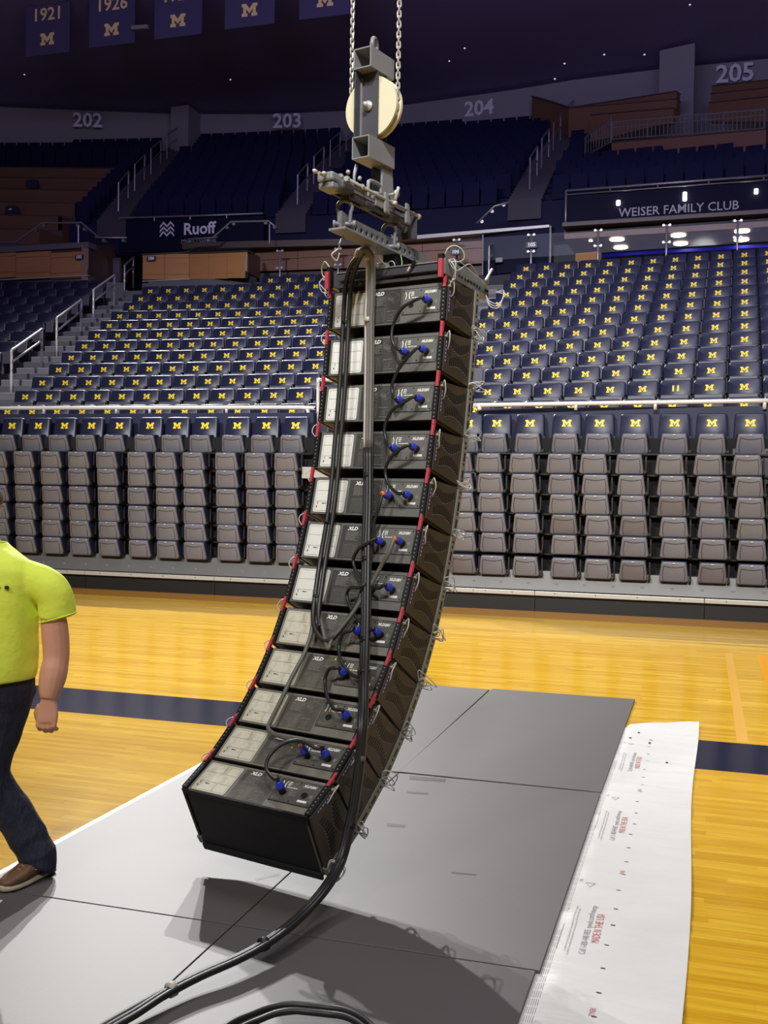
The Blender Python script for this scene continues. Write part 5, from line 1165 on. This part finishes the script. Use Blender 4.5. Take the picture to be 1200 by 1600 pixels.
# left descending pair
e = empty('cable_pair'); tag(e, 'black pair of cables dropping down the left half of the array from the loop', 'cable')
lp = [(566, 395, .16), (553, 415, .10), (545, 445, .07), (541, 500, .06), (538, 560, .06), (534, 620, .06), (528, 690, .06), (523, 750, .06), (515, 815, .06), (506, 868, .055), (499, 915, .055), (494, 955, .055), (496, 980, .055)]
for dx, m_, extra in ((-4.5, 'rubber', [(504, 1000, .055), (517, 1000, .055), (533, 983, .05), (552, 955, .05), (564, 930, .05), (572, 900, .05)]), (4.0, 'rubber', [])):
    P = path3([(x+dx*(1 if i else .3), y, o_+.004*(dx > 0)) for i, (x, y, o_) in enumerate(lp)]+extra); MB().tube(smooth_path(P, 5), .0125, 10).build('cord', m_, e, True)
for x, y in ((540, 503), (512, 817), (496, 932)):
    b = rear(x, y, .058); c = b[2]; MB().torus(c, BOX[b[1]].to_3x3() @ V((0, 0, 1)), .022, .004, 16, 5).build('tie', 'black', e, True)
# main bundle: over the loop, down the middle, out onto the floor
e = empty('main_cable_bundle'); tag(e, 'main bundle of cables, upper part coloured as lit, down the middle onto the floor', 'cable')
mp_ = [(560, 400, .15), (565, 391, .17), (572, 391, .16), (578, 405, .13), (579, 440, .08), (577, 500, .065), (577, 560, .06), (576, 630, .06), (575, 700, .06), (575, 770, .06), (573, 850, .06), (572, 920, .06), (571, 990, .06), (569, 1050, .06)]
sd_ = [(567, 1125, .40), (563, 1185, .415), (556, 1240, .42), (547, 1290, .42), (536, 1335, .42)]
fl_ = [(524, 1362, .17), (506, 1390, .15), (478, 1422, .11), (447, 1450, .095), (410, 1476, .085), (365, 1500, .078), (310, 1524, .070), (260, 1550, .064), (210, 1579, .058), (170, 1602, .05), (110, 1640, .036), (20, 1700, .034)]
offs = ((-4.2, -.004), (4.2, -.002), (-1.0, .012), (3.0, .016))
for j_, (dx, do) in enumerate(offs):
    P = path3([(x+dx, y, o_+do) for x, y, o_ in mp_])
    P += [onplane(x+dx, y, G(s_+do*.6, 0, 0), AU) for x, y, s_ in sd_]
    Q2 = [onz(x+dx*(1.0+.5*i/len(fl_)), y+(j_ % 2)*2+(3.5*do/.016 if i > 7 else 0), z+do*.5) for i, (x, y, z) in enumerate(fl_)]
    nup = 5*6
    full = smooth_path(P+Q2, 5)
    cut = 5*8  # upper stretch greyer: light falling on the cords is put into their colour
    MB().tube(full[:cut+1], .0122, 10).build('cord', 'rubber_lit_grey' if j_ < 2 else 'rubber_mid', e, True)
    MB().tube(full[cut:], .0122, 10).build('cord', 'rubber_mid' if j_ == 1 else 'rubber', e, True)
for x, y, o_ in ((578, 404, .135), (577, 500, .07), (575, 743, .062), (573, 874, .062), (571, 1000, .062), (569, 1050, .062)):
    b = rear(x, y, o_); MB().lathe([(.001, -.014), (.0255, -.012), (.0255, .012), (.001, .014)], b[2], BOX[b[1]].to_3x3() @ V((0, 0, 1)), 16).build('tie', 'rubber_lit_grey' if y < 620 else 'black', e, True)
pS = onplane(547, 1290, G(.422, 0, 0), AU); MB().lathe([(.001, -.014), (.0255, -.012), (.0255, .012), (.001, .014)], pS, pS-onplane(536, 1335, G(.422, 0, 0), AU), 14).build('tie', 'black', e, True)
pS = onplane(563, 1185, G(.417, 0, 0), AU); MB().lathe([(.001, -.014), (.0255, -.012), (.0255, .012), (.001, .014)], pS, pS-onplane(556, 1240, G(.42, 0, 0), AU), 14).build('tie', 'rubber_mid', e, True)
for (x, y, z), nx in (((412, 1475, .088), (400, 1481, .086)), ((268, 1546, .068), (262, 1549, .067))):
    a, b = onz(x, y, z), onz(nx[0], nx[1], nx[2]); d = (b-a).normalized(); MB().lathe([(.001, -.014), (.0265, -.012), (.0265, .012), (.001, .014)], a, d, 14).build('tie', 'black' if y < 1500 else 'rubber_lit_grey', e, True)
# coil at the bottom edge
e = empty('cable_coil'); tag(e, 'black cable loop lying on the grey panels at the bottom edge', 'cable')
for r_, py, z in ((.27, 1571, .030), (.235, 1581, .054)):
    c = onz(513, py, z)+V((0, -r_, 0)); P = [c+V((r_*math.cos(2*PI*i/24), r_*math.sin(2*PI*i/24)*.96, .004*math.sin(i*1.7))) for i in range(25)]
    MB().tube(smooth_path(P, 3), .0115, 10).build('cord', 'rubber', e, True)

# ============================================================ PERSON
YM = 4.02
def pm(x, y, Y=YM): return at(x, y, Y)
def remesh(mb, name, m, vox, parent=None, smooth_it=4):
    me = mb.mesh(name); o = bpy.data.objects.new(name, me); COL.objects.link(o)
    r = o.modifiers.new('r', 'REMESH'); r.mode = 'VOXEL'; r.voxel_size = vox
    s = o.modifiers.new('s', 'SMOOTH'); s.factor = .5; s.iterations = smooth_it
    dg = bpy.context.evaluated_depsgraph_get(); dg.update(); n = bpy.data.meshes.new_from_object(o.evaluated_get(dg)); bpy.data.objects.remove(o)
    n.name = name; n.materials.clear(); n.materials.append(M[m]); return link(name, n, parent, True)
def ell(c, rx, ry, ang=0., n=20):
    c = V(c); return [c+V((rx*math.cos(2*PI*i/n)*math.cos(ang)-ry*math.sin(2*PI*i/n)*math.sin(ang), rx*math.cos(2*PI*i/n)*math.sin(ang)+ry*math.sin(2*PI*i/n)*math.cos(ang), 0)) for i in range(n)]
PXX = lambda x, y, Y=YM: pm(x, y, Y).x
hipz = 1.0
cx0 = PXX(-24, 1000); cy0 = YM+.02
TW = math.radians(-14)   # torso turned a little
bd = MB()
# torso core, neck, head
bd.rings([ell((cx0, cy0, z), rx, ry, TW) for z, rx, ry in ((.86, .15, .11), (1.0, .185, .13), (1.2, .19, .14), (1.38, .19, .13), (1.47, .14, .10), (1.50, .08, .07))])
hx, hy = cx0-.035, cy0-.03
bd.tube([(cx0, cy0+.005, 1.45), (cx0, cy0-.005, 1.53), (hx, hy, 1.60)], [.072, .062, .062], 16)
def head_ring(z, rx, ry, dy): return ell((hx, hy+dy, z), rx, ry, TW*.6-.5, 20)
bd.rings([head_ring(1.565, .045, .055, -.035), head_ring(1.60, .062, .085, -.02), head_ring(1.65, .072, .098, -.005), head_ring(1.70, .077, .103, 0), head_ring(1.75, .074, .099, .004), head_ring(1.79, .060, .08, .008), head_ring(1.815, .03, .04, .01)])
ha = TW*.6-.5
def hd(x, y, z): return V((hx+x*math.cos(ha)-y*math.sin(ha), hy+x*math.sin(ha)+y*math.cos(ha), z))
bd.tube([hd(0, -.098, 1.70), hd(0, -.122, 1.675), hd(0, -.115, 1.66), hd(0, -.09, 1.655)], [.010, .014, .014, .01], 8)
for s in (-1, 1): bd.tube([hd(.077*s, .005, 1.715), hd(.090*s, .012, 1.705), hd(.090*s, .010, 1.675), hd(.079*s, -.002, 1.655)], [.010, .016, .015, .009], 8)
bd.tube([hd(-.022, -.094, 1.632), hd(0, -.104, 1.633), hd(.022, -.094, 1.632)], .008, 8)
# arms: image-right arm is his left
sh = pm(77, 898); el = pm(88, 1020, YM+.02); wr = pm(76, 1092, YM-.03)
sh = V((sh.x-.03, cy0+.0, sh.z)); 
bd.tube(smooth_path([sh.lerp(el, .42)+V((-.0, 0, 0)), sh.lerp(el, .62)+V((.008, 0, 0)), el, el.lerp(wr, .35)+V((.004, 0, 0)), el.lerp(wr, .75), wr], 4), [.050, .052, .054, .056, .058, .059, .060, .059, .058, .057, .057, .058, .060, .060, .059, .056, .053, .049, .045, .041, .038][:21], 14)
def hand(bd0, wr, side, dirv):
    bd = MB(); d = dirv.normalized(); s = V((side, .15, 0)).normalized(); n = d.cross(s)
    kn = wr+d*.085
    bd.rings([ell_o(wr, s, n, .028, .022), ell_o(wr+d*.03, s, n, .038, .019), ell_o(wr+d*.06, s, n, .044, .017), ell_o(kn, s, n, .042, .015)])
    for i, (o, L_) in enumerate(((-.032, .062), (-.011, .072), (.010, .070), (.030, .056))):
        b = kn+s*o-d*.012; c = b+d*L_*.45; f = c+d*L_*.22-n*L_*.30; g_ = f-d*L_*.02-n*L_*.26
        bd.tube([b, c, f, g_], [.0105, .0100, .0092, .0080], 8)
    b = wr+d*.025-s*.030; bd.tube([b, b+d*.03-s*.018-n*.012, b+d*.058-s*.014-n*.022, b+d*.078-s*.004-n*.026], [.014, .0125, .011, .009], 8)
    bd.v = [wr+(p-wr)*1.2 for p in bd.v]; o_ = len(bd0.v); bd0.v += bd.v; bd0.f += [tuple(i+o_ for i in f) for f in bd.f]; bd0.mi += bd.mi
def ell_o(c, a, b, ra, rb, n=14): return [V(c)+a*ra*math.cos(2*PI*i/n)+b*rb*math.sin(2*PI*i/n) for i in range(n)]
hand(bd, wr, 1, V((-.02, -.10, -1)))
sh2 = V((2*cx0-sh.x, cy0+.06, sh.z)); el2 = sh2+V((-.05, .06, -.33)); wr2 = el2+V((.02, -.10, -.24))
bd.tube(smooth_path([sh2.lerp(el2, .22), el2, wr2], 6), [.050, .052, .054, .055, .056, .056, .055, .054, .051, .047, .042, .038, .034], 14); hand(bd, wr2, -1, V((.02, -.25, -1)))
# legs
hL = V((cx0+.105, cy0+.02, .93)); kL = V((cx0+.050, cy0-.05, .50)); aL_ = onz(45, 1370, .09); aL_ = V((-2.865, 4.09, .09))
hR = V((cx0-.105, cy0, .93)); kR = V((cx0-.07, cy0-.24, .52)); aR_ = V((cx0-.07, cy0-.36, .09))
for h_, k_, a_ in ((hL, kL, aL_), (hR, kR, aR_)):
    P = smooth_path([h_+V((0, 0, -.03)), h_.lerp(k_, .5), k_, k_.lerp(a_, .5)+V((0, .02, 0)), a_+V((0, 0, .03))], 6); bd.tube(P, [.085-.042*i/len(P) for i in range(len(P))], 12)
person = remesh(bd, 'person', 'skin', .0055, None, 3); tag(person, 'walking person in a bright yellow green T-shirt, dark jeans and brown shoes', 'person')
# shirt
sm_ = MB()
prof = [(.905, .256, .180), (.95, .262, .186), (1.0, .265, .188), (1.06, .262, .19), (1.14, .262, .188), (1.22, .266, .184), (1.30, .27, .178), (1.37, .272, .17), (1.425, .262, .155), (1.468, .222, .132), (1.502, .155, .108), (1.53, .095, .088), (1.545, .084, .080)]
rgs = []
for z, rx, ry in prof:
    rg = ell((cx0, cy0, z), rx, ry, TW, 40)
    rgs.append([p+(p-V((cx0, cy0, z))).normalized()*(.006*noise.noise((p.x*9, p.y*9, z*5))+.009*noise.noise((p.x*5, p.y*5, z*14+3))*(1 if z < 1.3 else .4)) for p in rg])
sm_.rings([[p+V((0, 0, .13*(p.x-cx0)*max(0, (1.1-p.z)/.2))) for p in r_] for r_ in rgs])
slv = pm(84, 964, YM+.01); slv = V((slv.x, cy0+.02, slv.z))
sm_.tube(smooth_path([V((cx0+.13, cy0, 1.40)), sh+V((-.022, 0, -.045)), sh.lerp(slv, .5)+V((.012, 0, 0)), slv], 5), [.085]*3+[.084]*3+[.083]*3+[.082, .081, .081, .081, .082, .083, .084][:7], 20)
slv2 = sh2.lerp(el2, .62); sm_.tube(smooth_path([V((cx0-.13, cy0+.02, 1.40)), sh2+V((.022, 0, -.045)), slv2], 5), [.085, .085, .084, .084, .083, .082, .081, .08, .079, .078, .078], 20)
shirt = remesh(sm_, 'shirt', 'hivis', .009, person, 5)
sv = MB().torus(slv+V((0, 0, -.004)), (slv-sh).normalized(), .083, .004, 28, 6).build('sleeve_hem', 'hivis', shirt, True)
MB().torus((cx0, cy0-.004, 1.543), (0, .12, 1), .081, .007, 28, 6).build('collar', 'hivis', shirt, True)
# chest lettering, laid on the cloth by casting onto the shirt
def on_shirt(px, py):
    d = ray(px, py).normalized(); ok, loc, nr, _ = shirt.ray_cast(CP, d)
    return (loc, nr) if ok else (at(px, py, YM-.2), V((0, -1, 0)))
c, n = on_shirt(2, 918); xx = V((0, 0, 1)).cross(n).normalized(); 
text_mb(MB(), 'tco', frame(c+n*.010+V((-.02, 0, 0)), xx, n.cross(xx), n), size=.026, bold=.0).build('chest_lettering', 'print_black', shirt)
c, n = on_shirt(11, 918); xx = V((0, 0, 1)).cross(n).normalized(); zz = n.cross(xx); q = MB().slab([c+n*.006+xx*a+zz*b for a, b in ((-.009, -.008), (.006, -.008), (.010, .0), (.006, .008), (-.009, .008))], n*.004); q.build('chest_mark', 'print_black', shirt)
# jeans
jm = MB()
jm.rings([[p+(p-V((cx0, cy0, z))).normalized()*.004*noise.noise((p.x*12, p.y*12, z*12)) for p in ell((cx0, cy0+.01, z), rx, ry, TW*.6, 32)] for z, rx, ry in ((1.03, .225, .150), (.97, .232, .158), (.90, .235, .165), (.84, .228, .16), (.79, .205, .14))])
for h_, k_, a_, s in ((hL, kL, aL_, 1), (hR, kR, aR_, -1)):
    P = smooth_path([h_+V((0, 0, -.03)), h_.lerp(k_, .5), k_, k_.lerp(a_, .5)+V((0, .02, 0)), a_+V((0, 0, .03)), a_+V((0, -.005, -.015))], 6)
    R_ = [.124-.034*min(1, i/14)-.006*max(0, i-14)/10+.004*math.sin(i*1.9)*(1 if i > 20 else .4) for i in range(len(P))]; jm.tube(P, R_, 20)
jeans = remesh(jm, 'jeans', 'denim', .009, person, 3)
for a_ in (aL_, aR_): MB().torus(a_+V((0, -.003, -.008)), (0, 0, 1), .078, .004, 24, 5).build('hem_stitching', 'thread', jeans, True)
# shoes
def shoe(a_, fd, label):
    f = V((fd[0], fd[1], 0)).normalized(); s = f.cross(V((0, 0, 1))); o = V((a_.x, a_.y, .0195))
    def rg(t, w_, z0, z1): # superellipse ring across the foot
        c = o+f*t; return [c+s*w_*math.copysign(abs(math.cos(2*PI*i/16))**.7, math.cos(2*PI*i/16))+V((0, 0, (z0+z1)/2+(z1-z0)/2*math.copysign(abs(math.sin(2*PI*i/16))**.7, math.sin(2*PI*i/16)))) for i in range(16)]
    up = MB().rings([rg(-.085, .022, .03, .07), rg(-.075, .036, .022, .105), rg(-.04, .042, .02, .125), rg(.01, .044, .02, .12), rg(.06, .047, .02, .095), rg(.11, .051, .02, .074), rg(.16, .048, .02, .064), rg(.195, .036, .02, .055), rg(.212, .016, .022, .044)]).build('shoe', 'shoe_brown', person, True)
    MB().rings([rg(-.092, .026, .0, .028), rg(-.08, .041, .0, .03), rg(-.03, .046, .0, .03), rg(.05, .050, .0, .028), rg(.11, .056, .0, .028), rg(.165, .052, .0, .030), rg(.20, .038, .002, .03), rg(.218, .018, .006, .03)]).build('sole', 'shoe_sole', up, True)
    q = MB()
    for k in range(5): c = o+f*(.03+.022*k)+V((0, 0, .112-.009*k)); q.tube([c-s*.03+V((0, 0, -.016)), c, c+s*.03+V((0, 0, -.016))], .0035, 6)
    q.build('laces', 'thread', up, True)
    q = MB()
    for side in (-1, 1):
        q.tube([o+f*t+s*side*w_+V((0, 0, z)) for t, w_, z in ((-.05, .0435, .05), (.0, .046, .075), (.05, .046, .085), (.09, .046, .06), (.13, .050, .04))], .0018, 5)
    q.build('stitching', 'thread', up, True)
shoe(aL_, (-.14, -.99), ''); shoe(aR_, (-.1, -1), '')
# hair: short cap
hm = MB(); hm.rings([head_ring(1.715, .080, .104, .008), head_ring(1.75, .079, .104, .010), head_ring(1.79, .066, .087, .012), head_ring(1.815, .04, .052, .012), head_ring(1.826, .012, .016, .012)])
hm.v = [p if hd(0, -.07, 0).dot(V((0, 1, 0))) < p.y or p.z > 1.77 else p+V((0, .03, 0)) for p in hm.v]
hm.build('hair', 'hair', person, True)
for s in (-1, 1): MB().lathe([(.001, -.006), (.011, -.004), (.012, 0), (.001, .006)], hd(.030*s, -.088, 1.70), hd(0, -1, 0)-hd(0, 0, 0), 12).build('eye', 'tag_white', person, True)

# ============================================================ put every thing's origin at its own base
bpy.context.view_layer.update()
for e in [o for o in COL.objects if o.type == 'EMPTY' and o.parent is None]:
    lo, hi = V((1e9,)*3), V((-1e9,)*3)
    def acc(o, m):
        mm = m @ o.matrix_basis
        if o.type == 'MESH':
            for c in o.bound_box:
                p = mm @ V(c)
                for i in range(3): lo[i] = min(lo[i], p[i]); hi[i] = max(hi[i], p[i])
        for ch in o.children: acc(ch, mm)
    kids = list(e.children)
    for ch in kids: acc(ch, Matrix.Identity(4))
    if lo.x > hi.x: continue
    lb = V(((lo.x+hi.x)/2, (lo.y+hi.y)/2, lo.z))
    if lb.length < .35: continue
    T = Matrix.Translation(lb)
    e.matrix_basis = e.matrix_basis @ T
    for ch in kids: ch.matrix_basis = T.inverted() @ ch.matrix_basis
